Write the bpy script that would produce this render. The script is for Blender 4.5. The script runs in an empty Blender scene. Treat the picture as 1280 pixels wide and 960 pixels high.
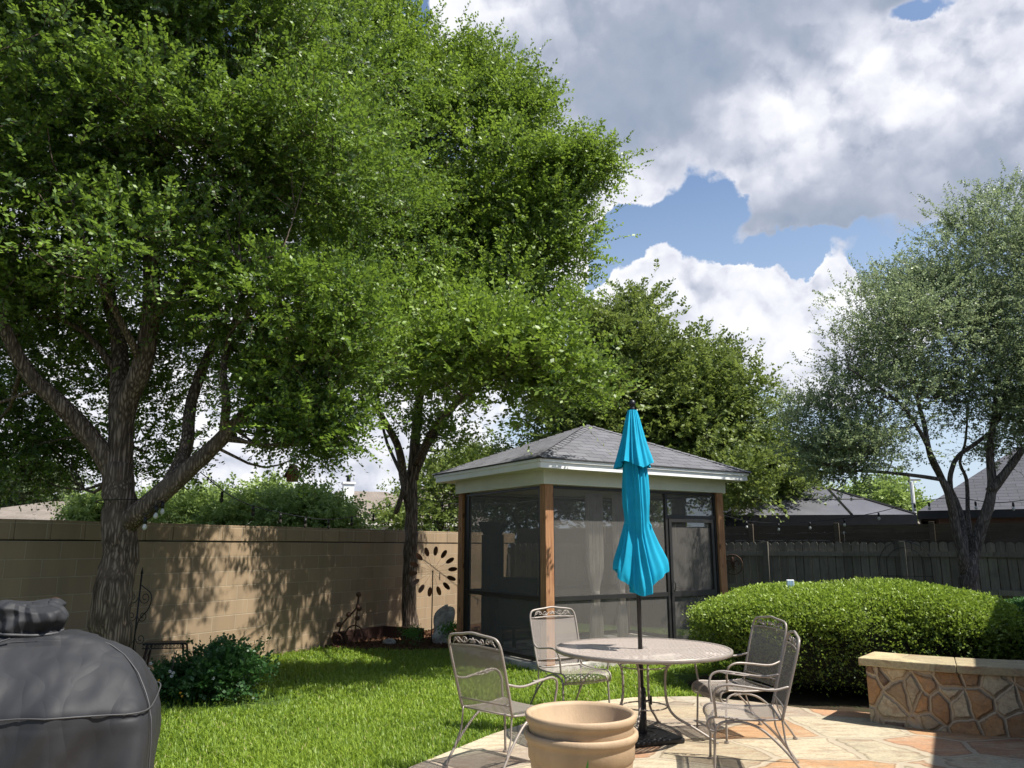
import bpy, math, random
import numpy as np
from mathutils import Vector
R = math.radians
rng = np.random.default_rng(7)
random.seed(7)
S = bpy.context.scene
COL = S.collection
EYE = 1.62
PITCH = R(11.94)
FPX = 960.0

# ------------------------------------------------------------------ survey helpers (photo bearing + real distance -> world point)
def at(px, py, Y):
    a = (480 - py) / FPX
    d = np.array([(px - 640) / FPX, math.cos(PITCH) - a * math.sin(PITCH), math.sin(PITCH) + a * math.cos(PITCH)])
    return d * (Y / d[1]) + np.array([0, 0, EYE])

def gnd(px, py, z=0.0):
    a = (480 - py) / FPX
    d = np.array([(px - 640) / FPX, math.cos(PITCH) - a * math.sin(PITCH), math.sin(PITCH) + a * math.cos(PITCH)])
    return d * ((z - EYE) / d[2]) + np.array([0, 0, EYE])

def unit(v):
    v = np.asarray(v, float)
    return v / (np.linalg.norm(v, axis=-1, keepdims=True) + 1e-12)

# ------------------------------------------------------------------ materials
def nodes_of(name):
    m = bpy.data.materials.new(name); m.use_nodes = True
    nt = m.node_tree
    return m, nt, nt.nodes['Principled BSDF'], nt.nodes['Material Output']

class G:
    """tiny node graph helper"""
    def __init__(s, nt): s.nt = nt
    def n(s, t, **kw):
        x = s.nt.nodes.new(t)
        for k, v in kw.items(): setattr(x, k, v)
        return x
    def put(s, sock, v):
        if hasattr(v, 'links') or isinstance(v, bpy.types.NodeSocket): s.nt.links.new(v, sock)
        else: sock.default_value = v
    def math(s, op, a, b=0.0, c=None, clamp=False):
        x = s.n('ShaderNodeMath', operation=op); x.use_clamp = clamp
        s.put(x.inputs[0], a); s.put(x.inputs[1], b)
        if c is not None: s.put(x.inputs[2], c)
        return x.outputs[0]
    def noise(s, vec, scale, detail=4, rough=.55, dist=0.0, dim='3D'):
        x = s.n('ShaderNodeTexNoise'); x.noise_dimensions = dim
        if vec is not None: s.put(x.inputs['Vector'], vec)
        x.inputs['Scale'].default_value = scale; x.inputs['Detail'].default_value = detail
        x.inputs['Roughness'].default_value = rough; x.inputs['Distortion'].default_value = dist
        return x
    def ramp(s, fac, stops, interp='LINEAR'):
        x = s.n('ShaderNodeValToRGB'); cr = x.color_ramp; cr.interpolation = interp
        while len(cr.elements) > 1: cr.elements.remove(cr.elements[-1])
        cr.elements[0].position = stops[0][0]; cr.elements[0].color = (*stops[0][1], 1)
        for p, c in stops[1:]:
            e = cr.elements.new(p); e.color = (*c, 1)
        s.put(x.inputs[0], fac); return x.outputs[0]
    def mix(s, fac, a, b, mode='MIX'):
        x = s.n('ShaderNodeMix'); x.data_type = 'RGBA'; x.blend_type = mode
        s.put(x.inputs[0], fac)
        for i, v in ((6, a), (7, b)):
            if isinstance(v, tuple): x.inputs[i].default_value = (*v, 1) if len(v) == 3 else v
            else: s.put(x.inputs[i], v)
        return x.outputs[2]
    def coord(s, which='Object'):
        return s.n('ShaderNodeTexCoord').outputs[which]
    def mapping(s, vec, scale=(1, 1, 1), loc=(0, 0, 0), rot=(0, 0, 0)):
        x = s.n('ShaderNodeMapping'); s.put(x.inputs['Vector'], vec)
        x.inputs['Scale'].default_value = scale; x.inputs['Location'].default_value = loc; x.inputs['Rotation'].default_value = rot
        return x.outputs[0]
    def bump(s, h, strength=.5, dist=.02, normal=None):
        x = s.n('ShaderNodeBump'); x.inputs['Strength'].default_value = strength; x.inputs['Distance'].default_value = dist
        s.put(x.inputs['Height'], h)
        if normal is not None: s.put(x.inputs['Normal'], normal)
        return x.outputs[0]

def simple(name, col, rough=.6, metal=0.0, var=.15, scale=8, bump=0.0, bscale=60, spec=.5, stretch=(1, 1, 1), bd=.01):
    m, nt, b, o = nodes_of(name); g = G(nt)
    v = g.mapping(g.coord(), stretch)
    n = g.noise(v, scale, 5)
    lo = tuple(c * (1 - var) for c in col); hi = tuple(min(1, c * (1 + var)) for c in col)
    c = g.ramp(n.outputs['Fac'], [(.3, lo), (.7, hi)])
    g.put(b.inputs['Base Color'], c)
    b.inputs['Roughness'].default_value = rough; b.inputs['Metallic'].default_value = metal
    b.inputs['Specular IOR Level'].default_value = spec
    if bump:
        nb = g.noise(v, bscale, 4)
        g.put(b.inputs['Normal'], g.bump(nb.outputs['Fac'], bump, bd))
    return m

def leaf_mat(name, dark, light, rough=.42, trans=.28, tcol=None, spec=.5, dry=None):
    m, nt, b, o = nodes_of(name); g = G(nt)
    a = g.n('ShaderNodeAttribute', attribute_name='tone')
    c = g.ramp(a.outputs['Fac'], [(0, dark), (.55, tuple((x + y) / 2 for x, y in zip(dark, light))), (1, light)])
    if dry: c = g.mix(g.math('GREATER_THAN', a.outputs['Fac'], .97), c, dry)
    big = g.noise(g.coord(), .9, 2)
    c = g.mix(g.math('MULTIPLY', big.outputs['Fac'], .35), c, tuple(x * .55 for x in dark))
    g.put(b.inputs['Base Color'], c)
    b.inputs['Roughness'].default_value = rough; b.inputs['Specular IOR Level'].default_value = spec
    t = g.n('ShaderNodeBsdfTranslucent')
    tc = g.mix(.6, c, tcol or tuple(min(1, x * 1.7) for x in light))
    g.put(t.inputs['Color'], tc)
    mx = g.n('ShaderNodeMixShader'); mx.inputs[0].default_value = trans
    nt.links.new(b.outputs[0], mx.inputs[1]); nt.links.new(t.outputs[0], mx.inputs[2])
    nt.links.new(mx.outputs[0], o.inputs['Surface'])
    return m

def block_mat():
    m, nt, b, o = nodes_of('tan_block'); g = G(nt)
    co = g.coord()
    sp = g.n('ShaderNodeSeparateXYZ'); g.put(sp.inputs[0], co)
    cb = g.n('ShaderNodeCombineXYZ')
    g.put(cb.inputs[0], g.math('ADD', sp.outputs[0], 0.13)); g.put(cb.inputs[1], g.math('ADD', sp.outputs[2], 20.3 - 1.68 - .003)); 
    dn = g.noise(co, 3, 3); 
    vec = g.n('ShaderNodeVectorMath', operation='ADD'); g.put(vec.inputs[0], cb.outputs[0])
    sc = g.n('ShaderNodeVectorMath', operation='SCALE'); g.put(sc.inputs[0], dn.outputs['Color']); sc.inputs[3].default_value = .008
    g.put(vec.inputs[1], sc.outputs[0])
    br = g.n('ShaderNodeTexBrick'); g.put(br.inputs['Vector'], vec.outputs[0])
    br.inputs['Scale'].default_value = 1; br.inputs['Brick Width'].default_value = .406; br.inputs['Row Height'].default_value = .203
    br.inputs['Mortar Size'].default_value = .0065; br.inputs['Mortar Smooth'].default_value = .3; br.inputs['Bias'].default_value = 0
    br.inputs['Color1'].default_value = (.36, .26, .16, 1); br.inputs['Color2'].default_value = (.27, .195, .12, 1); br.inputs['Mortar'].default_value = (.40, .33, .235, 1)
    st = g.noise(g.mapping(co, (3, 3, .35)), 1.5, 5)
    c = g.mix(g.ramp(st.outputs['Fac'], [(.42, (0, 0, 0)), (.75, (.5, .5, .5))]), br.outputs['Color'], (.19, .155, .11))
    fine = g.noise(co, 160, 3)
    c = g.mix(g.math('MULTIPLY', fine.outputs['Fac'], .5), c, (.20, .15, .10))
    # pale lime runs below joints
    run = g.noise(g.mapping(co, (14, 14, .6)), 1.2, 4)
    c = g.mix(g.ramp(run.outputs['Fac'], [(.62, (0, 0, 0)), (.8, (.35, .35, .35))]), c, (.46, .41, .33))
    g.put(b.inputs['Base Color'], c); b.inputs['Roughness'].default_value = .9; b.inputs['Specular IOR Level'].default_value = .2
    h = g.math('SUBTRACT', g.math('MULTIPLY', fine.outputs['Fac'], .35), br.outputs['Fac'])
    g.put(b.inputs['Normal'], g.bump(h, .6, .006))
    return m

def shingle_mat(name, c1, c2, mort, w=.3, h=.14):
    m, nt, b, o = nodes_of(name); g = G(nt)
    uv = g.coord('UV')
    br = g.n('ShaderNodeTexBrick'); g.put(br.inputs['Vector'], uv); br.offset = .5; br.offset_frequency = 2
    br.inputs['Scale'].default_value = 1; br.inputs['Brick Width'].default_value = w; br.inputs['Row Height'].default_value = h
    br.inputs['Mortar Size'].default_value = .007; br.inputs['Mortar Smooth'].default_value = .3
    br.inputs['Color1'].default_value = (*c1, 1); br.inputs['Color2'].default_value = (*c2, 1); br.inputs['Mortar'].default_value = (*mort, 1)
    n = g.noise(uv, 70, 3); n2 = g.noise(uv, 1.3, 4)
    c = g.mix(g.math('MULTIPLY', n.outputs['Fac'], .5), br.outputs['Color'], tuple(x * .6 for x in c1))
    c = g.mix(g.ramp(n2.outputs['Fac'], [(.4, (0, 0, 0)), (.7, (.4, .4, .4))]), c, tuple(x * .55 for x in c2))
    g.put(b.inputs['Base Color'], c); b.inputs['Roughness'].default_value = .9; b.inputs['Specular IOR Level'].default_value = .25
    sp = g.n('ShaderNodeSeparateXYZ'); g.put(sp.inputs[0], uv)
    saw = g.math('SUBTRACT', 1.0, g.math('FRACT', g.math('DIVIDE', sp.outputs[1], h)))
    hh = g.math('ADD', g.math('SUBTRACT', saw, br.outputs['Fac']), g.math('MULTIPLY', n.outputs['Fac'], .3))
    g.put(b.inputs['Normal'], g.bump(hh, .8, .012))
    return m

def stone_mat(name, scale, stops, mortar, mort_w=.05, aniso=(1, 1, 1), bumpd=.02, seed=0.0, rnd=.85, mrough=.75):
    m, nt, b, o = nodes_of(name); g = G(nt)
    co = g.coord()
    v0 = g.mapping(co, aniso, (seed, seed * .7, seed * .3))
    wob = g.noise(v0, scale * 1.6, 3)
    vs = g.n('ShaderNodeVectorMath', operation='SCALE'); g.put(vs.inputs[0], wob.outputs['Color']); vs.inputs[3].default_value = .22 / scale
    va = g.n('ShaderNodeVectorMath', operation='ADD'); g.put(va.inputs[0], v0); g.put(va.inputs[1], vs.outputs[0])
    vv = va.outputs[0]
    e = g.n('ShaderNodeTexVoronoi', feature='DISTANCE_TO_EDGE'); f = g.n('ShaderNodeTexVoronoi', feature='F1')
    for x in (e, f):
        g.put(x.inputs['Vector'], vv); x.inputs['Scale'].default_value = scale; x.inputs['Randomness'].default_value = rnd
    sp = g.n('ShaderNodeSeparateColor'); g.put(sp.inputs[0], f.outputs['Color'])
    vein = g.noise(g.mapping(vv, (1, 2.6, 2.6), rot=(0, 0, .5)), 3.5, 8, .65, .6)
    c = g.ramp(sp.outputs[0], stops, 'CONSTANT')
    c2 = g.ramp(sp.outputs[1], [(0, (.55, .5, .45)), (.5, (1, 1, 1)), (1, (1.25, 1.2, 1.1))])
    c = g.mix(.6, c, c2, 'MULTIPLY')
    c = g.mix(g.ramp(vein.outputs['Fac'], [(.48, (0, 0, 0)), (.66, (.5, .5, .5))]), c, stops[1][1])
    v2 = g.noise(g.mapping(vv, (1.4, 5, 5), rot=(0, 0, .5)), 2.5, 8, .7, .4)
    c = g.mix(g.ramp(v2.outputs['Fac'], [(.50, (0, 0, 0)), (.64, (.55, .55, .55))]), c, (.25, .13, .07))
    dark = g.noise(vv, 7, 6, .7)
    c = g.mix(g.ramp(dark.outputs['Fac'], [(.5, (0, 0, 0)), (.72, (.5, .5, .5))]), c, (.17, .15, .12))
    fine = g.noise(co, 45, 6, .7)
    c = g.mix(g.ramp(fine.outputs['Fac'], [(.3, (.45, .45, .45)), (.6, (0, 0, 0))]), c, (.12, .10, .08))
    mw = g.noise(co, 6 * scale, 4, .6)
    ed = g.math('ADD', e.outputs['Distance'], g.math('MULTIPLY', g.math('SUBTRACT', mw.outputs['Fac'], .5), mort_w * 1.1))
    rim = g.ramp(ed, [(mort_w * .7, (0, 0, 0)), (mort_w * .95, (.65, .65, .65)), (mort_w * 1.5, (0, 0, 0))]); c = g.mix(rim, c, (.12, .09, .06))
    mk = g.ramp(ed, [(mort_w * .6, (1, 1, 1)), (mort_w * .85, (0, 0, 0))])
    mc = g.mix(g.math('MULTIPLY', fine.outputs['Fac'], .5), mortar, tuple(x * .6 for x in mortar))
    c = g.mix(mk, c, mc)
    g.put(b.inputs['Base Color'], c); b.inputs['Roughness'].default_value = mrough; b.inputs['Specular IOR Level'].default_value = .3
    hgt = g.math('ADD', g.math('MULTIPLY', g.math('MINIMUM', e.outputs['Distance'], mort_w * 1.6), 6.0), g.math('ADD', g.math('MULTIPLY', fine.outputs['Fac'], .12), g.math('MULTIPLY', vein.outputs['Fac'], .35)))
    g.put(b.inputs['Normal'], g.bump(hgt, .9, bumpd))
    return m

def wood_mat(name, c1, c2, axis='z', rough=.8, knots=False):
    m, nt, b, o = nodes_of(name); g = G(nt)
    st = {'z': (1, 1, .06), 'x': (.06, 1, 1)}[axis]
    co = g.coord(); v = g.mapping(co, st)
    n = g.noise(v, 45, 6, .65, .4); n2 = g.noise(co, 4, 4)
    geo = g.n('ShaderNodeAttribute', attribute_name='tone')
    c = g.ramp(n.outputs['Fac'], [(.3, c1), (.7, c2)])
    c = g.mix(g.math('MULTIPLY', geo.outputs['Fac'], .6), c, tuple(x * .45 for x in c1))
    c = g.mix(g.ramp(n2.outputs['Fac'], [(.5, (0, 0, 0)), (.75, (.5, .5, .5))]), c, tuple(x * .6 for x in c1))
    if knots:
        k = g.n('ShaderNodeTexVoronoi'); g.put(k.inputs['Vector'], g.mapping(co, (5, 5, 2.2))); k.inputs['Scale'].default_value = 1.6
        c = g.mix(g.ramp(k.outputs['Distance'], [(.10, (.9, .9, .9)), (.2, (0, 0, 0))]), c, (.08, .03, .012))
    g.put(b.inputs['Base Color'], c); b.inputs['Roughness'].default_value = rough; b.inputs['Specular IOR Level'].default_value = .25
    g.put(b.inputs['Normal'], g.bump(n.outputs['Fac'], .5, .006))
    return m

def bark_mat(name, c1, c2, sc=1.0):
    m, nt, b, o = nodes_of(name); g = G(nt)
    co = g.coord(); v = g.mapping(co, (1, 1, .10))
    n = g.noise(v, 30 * sc, 8, .72, .8); n2 = g.noise(co, 2.5, 4)
    vo = g.n('ShaderNodeTexVoronoi', feature='DISTANCE_TO_EDGE'); g.put(vo.inputs['Vector'], g.mapping(v, (1, 1, .9))); vo.inputs['Scale'].default_value = 34 * sc
    h = g.math('ADD', n.outputs['Fac'], g.math('MINIMUM', g.math('MULTIPLY', vo.outputs['Distance'], 1.6), .5))
    c = g.ramp(h, [(.45, tuple(x * .35 for x in c1)), (.75, c1), (1.0, c2)])
    c = g.mix(g.ramp(n2.outputs['Fac'], [(.45, (0, 0, 0)), (.7, (.4, .4, .4))]), c, tuple(x * .8 for x in c2))
    g.put(b.inputs['Base Color'], c); b.inputs['Roughness'].default_value = .92; b.inputs['Specular IOR Level'].default_value = .15
    g.put(b.inputs['Normal'], g.bump(h, .8, .022))
    return m

def mesh_metal_mat(name, col, thr):
    """painted expanded metal: open diamonds cut by an alpha pattern in surface UVs (metres)"""
    m, nt, b, o = nodes_of(name); g = G(nt)
    uv = g.coord('UV'); sp = g.n('ShaderNodeSeparateXYZ'); g.put(sp.inputs[0], uv)
    a = g.math('DIVIDE', sp.outputs[0], .022); c = g.math('DIVIDE', sp.outputs[1], .0125)
    p = g.math('ABSOLUTE', g.math('SUBTRACT', g.math('FRACT', g.math('ADD', a, c)), .5))
    q = g.math('ABSOLUTE', g.math('SUBTRACT', g.math('FRACT', g.math('SUBTRACT', a, c)), .5))
    solid = g.math('GREATER_THAN', g.math('MAXIMUM', p, q), thr)
    b.inputs['Base Color'].default_value = (*col, 1); b.inputs['Roughness'].default_value = .5
    tr = g.n('ShaderNodeBsdfTransparent'); mx = g.n('ShaderNodeMixShader')
    g.put(mx.inputs[0], solid); nt.links.new(tr.outputs[0], mx.inputs[1]); nt.links.new(b.outputs[0], mx.inputs[2])
    nt.links.new(mx.outputs[0], o.inputs['Surface'])
    return m

def screen_mat():
    m, nt, b, o = nodes_of('insect_screen'); g = G(nt)
    b.inputs['Base Color'].default_value = (.135, .126, .115, 1); b.inputs['Roughness'].default_value = .75; b.inputs['Specular IOR Level'].default_value = .2
    n = g.noise(g.coord(), 1.5, 3)
    tr = g.n('ShaderNodeBsdfTransparent'); mx = g.n('ShaderNodeMixShader')
    g.put(mx.inputs[0], g.math('ADD', .52, g.math('MULTIPLY', n.outputs['Fac'], .1)))
    nt.links.new(tr.outputs[0], mx.inputs[1]); nt.links.new(b.outputs[0], mx.inputs[2])
    nt.links.new(mx.outputs[0], o.inputs['Surface'])
    return m

def cloth_mat(name, col, rough=.8, trans=0.0, fs=500, bumpd=.001, folds=0.0):
    m, nt, b, o = nodes_of(name); g = G(nt)
    n = g.noise(g.coord(), 6, 5)
    c = g.ramp(n.outputs['Fac'], [(.3, tuple(x * .88 for x in col)), (.7, tuple(min(1, x * 1.1) for x in col))])
    g.put(b.inputs['Base Color'], c); b.inputs['Roughness'].default_value = rough; b.inputs['Specular IOR Level'].default_value = .25
    w = g.noise(g.coord(), fs, 2)
    nrm_ = g.bump(w.outputs['Fac'], .3, bumpd)
    if folds:
        f1 = g.noise(g.mapping(g.coord(), (1, 1, .30)), 4.5, 1, .4, .35); f2 = g.noise(g.mapping(g.coord(), (1, 1, .35)), 11, 1, .4, .3)
        rdg = g.math('ABSOLUTE', g.math('SUBTRACT', f1.outputs['Fac'], .5)); rd2 = g.math('ABSOLUTE', g.math('SUBTRACT', f2.outputs['Fac'], .5))
        nrm_ = g.bump(g.math('ADD', g.math('MULTIPLY', rdg, 1.6), g.math('MULTIPLY', rd2, .35)), 1.0, folds, nrm_)
    g.put(b.inputs['Normal'], nrm_)
    if trans:
        t = g.n('ShaderNodeBsdfTranslucent'); g.put(t.inputs['Color'], c)
        mx = g.n('ShaderNodeMixShader'); mx.inputs[0].default_value = trans
        nt.links.new(b.outputs[0], mx.inputs[1]); nt.links.new(t.outputs[0], mx.inputs[2]); nt.links.new(mx.outputs[0], o.inputs['Surface'])
    return m

def ground_mat(name, cols, scale=3, bump=.4):
    m, nt, b, o = nodes_of(name); g = G(nt)
    co = g.coord(); n = g.noise(co, scale, 8, .7); f = g.noise(co, 60, 5, .7)
    c = g.ramp(n.outputs['Fac'], [(.3, cols[0]), (.5, cols[1]), (.7, cols[2])])
    c = g.mix(g.math('MULTIPLY', f.outputs['Fac'], .5), c, tuple(x * .4 for x in cols[0]))
    g.put(b.inputs['Base Color'], c); b.inputs['Roughness'].default_value = .95; b.inputs['Specular IOR Level'].default_value = .1
    g.put(b.inputs['Normal'], g.bump(f.outputs['Fac'], bump, .03))
    return m

M = dict(
    block=block_mat(),
    blockcap=None,
    gap=simple('dark_joint', (.03, .025, .02), .9),
    shingle=shingle_mat('grey_shingle', (.17, .17, .185), (.115, .114, .124), (.035, .035, .04), .32, .14),
    shingle2=shingle_mat('tan_shingle', (.26, .22, .185), (.20, .17, .14), (.11, .09, .075), .4, .2),
    shingle3=shingle_mat('slate_shingle', (.10, .10, .115), (.078, .078, .09), (.03, .03, .034), .5, .17),
    white=simple('white_paint', (.80, .80, .78), .55, var=.05, scale=3, bump=.15, bscale=40),
    soffit=simple('cream_paint', (.60, .60, .49), .6, var=.06, scale=3),
    cedar=wood_mat('cedar_post', (.24, .105, .05), (.46, .25, .125), knots=True),
    graywood=wood_mat('weathered_wood', (.14, .13, .11), (.26, .24, .20)),
    brownwood=wood_mat('brown_wood', (.075, .062, .045), (.13, .108, .08), 'x'),
    darkwood=simple('dark_stained_wood', (.045, .02, .014), .6),
    bark1=bark_mat('elm_bark', (.12, .088, .066), (.27, .21, .165)),
    bark2=bark_mat('oak_bark', (.11, .092, .08), (.20, .175, .155), 1.2),
    metal=simple('taupe_painted_metal', (.27, .235, .205), .42, .15, var=.08, scale=20),
    emesh=mesh_metal_mat('expanded_metal', (.27, .235, .205), .315), tmesh=mesh_metal_mat('table_mesh', (.40, .34, .30), .25),
    blackmetal=simple('black_metal', (.018, .018, .02), .4, .4, var=.2),
    darkframe=simple('dark_bronze_frame', (.028, .027, .026), .45, .3, var=.1),
    iron=simple('rusty_iron', (.07, .035, .022), .75, .3, var=.4, scale=25),
    screen=screen_mat(),
    teal=cloth_mat('turquoise_canvas', (.006, .33, .50), .8, .10, folds=.006),
    cover=cloth_mat('grey_vinyl_cover', (.024, .025, .028), .62, fs=220, bumpd=.0006, folds=.022),
    curtain=cloth_mat('pale_curtain', (.78, .73, .66), .85, .25),
    pot=simple('sand_resin_planter', (.37, .265, .165), .66, var=.16, scale=6, bump=.3, bscale=90, stretch=(1, 1, .4), bd=.004),
    patio=stone_mat('flagstone', 1.15, [(.0, (.44, .38, .26)), (.14, (.50, .44, .31)), (.30, (.37, .34, .28)), (.44, (.47, .27, .13)), (.54, (.49, .42, .29)), (.70, (.40, .22, .12)), (.79, (.50, .42, .29)), (.9, (.30, .25, .20))], (.40, .34, .25), .034, (1.0, 1.3, 1), .014, 4.1),
    wallstone=stone_mat('rubble_stone', 5.4, [(.0, (.45, .25, .11)), (.16, (.46, .34, .21)), (.28, (.22, .12, .07)), (.38, (.54, .47, .32)), (.5, (.34, .21, .11)), (.6, (.44, .24, .10)), (.74, (.38, .27, .16)), (.84, (.13, .08, .06)), (.91, (.56, .47, .31))], (.46, .37, .26), .08, (1, 1, .85), .035, 2.9, 1.0),
    capstone=stone_mat('cap_limestone', .7, [(.0, (.44, .38, .22)), (.4, (.52, .45, .28)), (.7, (.47, .40, .24)), (1, (.50, .44, .29))], (.40, .35, .22), .01, (1, 1, 1), .012, 8.1),
    rock=simple('grey_rock', (.36, .34, .30), .9, var=.6, scale=6, bump=.6, bscale=14, bd=.04),
    soil=ground_mat('soil', [(.035, .025, .016), (.06, .045, .03), (.05, .06, .025)]),
    lawnbase=ground_mat('lawn_base', [(.045, .075, .015), (.07, .12, .022), (.06, .07, .03)], 2),
    mulch=ground_mat('bark_mulch', [(.10, .05, .028), (.20, .11, .065), (.13, .07, .04)], 22, .9),
    brick=shingle_mat('red_brick', (.19, .06, .035), (.13, .045, .03), (.16, .13, .11), .2, .07),
    bulb=simple('bulb_glass', (.5, .5, .48), .1, 0, var=.02),
    bluewhite=simple('blue_plastic', (.25, .42, .62), .35, var=.1),
    tarp=simple('grey_roof_panel', (.10, .10, .112), .45, var=.22, scale=1.5),
    stucco=simple('cream_siding', (.62, .58, .50), .8, var=.06),
    birdwood=simple('red_brown_wood', (.18, .065, .03), .75, var=.3, scale=20),
    L1=leaf_mat('elm_leaf', (.022, .060, .014), (.22, .34, .04), .5),
    L2=leaf_mat('elm_leaf_bright', (.024, .064, .014), (.245, .36, .042), .5),
    L3=leaf_mat('back_tree_leaf', (.05, .095, .02), (.22, .28, .06), .5),
    L4=leaf_mat('live_oak_leaf', (.07, .125, .055), (.30, .37, .18), .5),
    L5=leaf_mat('far_leaf_green', (.11, .18, .045), (.32, .42, .11), .5),
    L6=leaf_mat('far_leaf_dull', (.05, .08, .03), (.14, .18, .08)),
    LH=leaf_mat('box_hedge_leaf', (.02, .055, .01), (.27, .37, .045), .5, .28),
    LB=leaf_mat('bush_leaf', (.02, .07, .018), (.07, .16, .04), .45, .3),
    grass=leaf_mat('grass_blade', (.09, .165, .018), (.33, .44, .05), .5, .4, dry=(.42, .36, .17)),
    flowerw=simple('white_petal', (.8, .8, .78), .7),
    flowery=simple('yellow_petal', (.8, .45, .04), .7),
    plant=leaf_mat('plant_leaf', (.04, .13, .012), (.10, .26, .03), .4, .3),
    window=simple('dark_glass', (.02, .022, .025), .08),
    wicker=simple('dark_wicker', (.02, .018, .016), .7, var=.3, scale=90),
    copper=simple('copper_disc', (.23, .12, .07), .35, .8, var=.3),
)

# ------------------------------------------------------------------ mesh builder
class MB:
    def __init__(s): s.v = []; s.f = []; s.uv = {}; s.tone = {}
    def add(s, verts, faces, uvs=None, tone=None):
        o = len(s.v); s.v.extend([tuple(map(float, p)) for p in verts])
        for k, f in enumerate(faces):
            if uvs is not None: s.uv[len(s.f)] = uvs[k]
            if tone is not None: s.tone[len(s.f)] = tone
            s.f.append(tuple(i + o for i in f))
    def box(s, c, size, ax=None, tone=None, bev=0.0):
        """box centred at c; ax = 3 unit axes"""
        ax = np.eye(3) if ax is None else np.asarray(ax, float)
        hx, hy, hz = np.array(size) / 2
        P = []
        for sz in (-1, 1):
            for sx, sy in ((-1, -1), (1, -1), (1, 1), (-1, 1)):
                P.append(np.asarray(c) + ax[0] * sx * hx + ax[1] * sy * hy + ax[2] * sz * hz)
        s.add(P, [(3, 2, 1, 0), (4, 5, 6, 7), (0, 1, 5, 4), (1, 2, 6, 5), (2, 3, 7, 6), (3, 0, 4, 7)], tone=tone)
        return s
    def tube(s, pts, r, n=8, cap=True, squash=None):
        P = np.asarray(pts, float); r = np.full(len(P), r, float) if np.isscalar(r) else np.asarray(r, float)
        T = unit(np.gradient(P, axis=0))
        a = np.array([0, 0, 1.0]) if abs(T[0][2]) < .9 else np.array([1.0, 0, 0])
        u = unit(np.cross(T[0], a)); V = []
        for i in range(len(P)):
            u = unit(u - T[i] * np.dot(u, T[i])); w = np.cross(T[i], u)
            for k in range(n):
                t = 2 * math.pi * k / n
                V.append(P[i] + r[i] * (u * math.cos(t) + w * math.sin(t)))
        F = []
        for i in range(len(P) - 1):
            for k in range(n):
                k2 = (k + 1) % n
                F.append((i * n + k, i * n + k2, (i + 1) * n + k2, (i + 1) * n + k))
        if cap: F.append(tuple(range(n - 1, -1, -1))); F.append(tuple((len(P) - 1) * n + k for k in range(n)))
        s.add(V, F); return s
    def lathe(s, prof, c=(0, 0, 0), n=32, rfun=None):
        V = []; F = []
        for i, (r, z) in enumerate(prof):
            for k in range(n):
                t = 2 * math.pi * k / n
                V.append((c[0] + r * math.cos(t), c[1] + r * math.sin(t), c[2] + z))
        for i in range(len(prof) - 1):
            for k in range(n):
                k2 = (k + 1) % n; F.append((i * n + k, i * n + k2, (i + 1) * n + k2, (i + 1) * n + k))
        s.add(V, F); return s
    def disc(s, c, r, h, n=20):
        return s.lathe([(0.0001, 0), (r, 0), (r, h), (0.0001, h)], c, n)
    def build(s, name, mat, parent=None, smooth=False, origin=None, bevel=0.0):
        org = np.zeros(3) if origin is None else np.asarray(origin, float)
        V = np.array(s.v) - org
        me = bpy.data.meshes.new(name); me.from_pydata(V.tolist(), [], s.f); me.update()
        for mm in (mat if isinstance(mat, list) else [mat]): me.materials.append(mm)
        if s.uv:
            ul = me.uv_layers.new(name='UVMap')
            for p in me.polygons:
                if p.index in s.uv:
                    for li, uv in zip(p.loop_indices, s.uv[p.index]): ul.data[li].uv = uv
        if s.tone:
            at_ = me.attributes.new('tone', 'FLOAT', 'FACE')
            at_.data.foreach_set('value', [s.tone.get(i, 0.0) for i in range(len(me.polygons))])
        if smooth: me.polygons.foreach_set('use_smooth', [True] * len(me.polygons))
        o = bpy.data.objects.new(name, me); COL.objects.link(o)
        if parent is not None: o.parent = parent
        elif origin is not None: o.location = org
        if bevel:
            b = o.modifiers.new('bevel', 'BEVEL'); b.width = bevel; b.segments = 2; b.limit_method = 'ANGLE'
        return o

def thing(name, label, cat, loc=(0, 0, 0), rot=0.0, group=None):
    o = bpy.data.objects.new(name, None); COL.objects.link(o)
    o.location = [float(x) for x in loc]; o.rotation_euler = (0, 0, rot); o.empty_display_size = .1
    o['label'] = label; o['category'] = cat
    if group: o['group'] = group
    return o
def tag(o, label, cat, group=None, kind=None):
    o['label'] = label; o['category'] = cat
    if group: o['group'] = group
    if kind: o['kind'] = kind
    return o
def structure(o): o['kind'] = 'structure'; return o

def quads_object(name, V, tone, mat, parent=None, origin=(0, 0, 0), k=4):
    """V: (N,k,3) array -> mesh of N k-gons with a per-face tone"""
    N = len(V); me = bpy.data.meshes.new(name)
    W = (V.reshape(-1, 3) - np.asarray(origin, float)).astype(np.float32)
    me.vertices.add(N * k); me.vertices.foreach_set('co', W.ravel())
    me.loops.add(N * k); me.loops.foreach_set('vertex_index', np.arange(N * k, dtype=np.int32))
    me.polygons.add(N); me.polygons.foreach_set('loop_start', np.arange(0, N * k, k, dtype=np.int32))
    me.polygons.foreach_set('loop_total', np.full(N, k, dtype=np.int32))
    me.update(calc_edges=True)
    a = me.attributes.new('tone', 'FLOAT', 'FACE'); a.data.foreach_set('value', tone.astype(np.float32))
    me.materials.append(mat)
    o = bpy.data.objects.new(name, me); COL.objects.link(o)
    if parent is not None: o.parent = parent
    else: o.location = [float(x) for x in origin]
    return o

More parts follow.
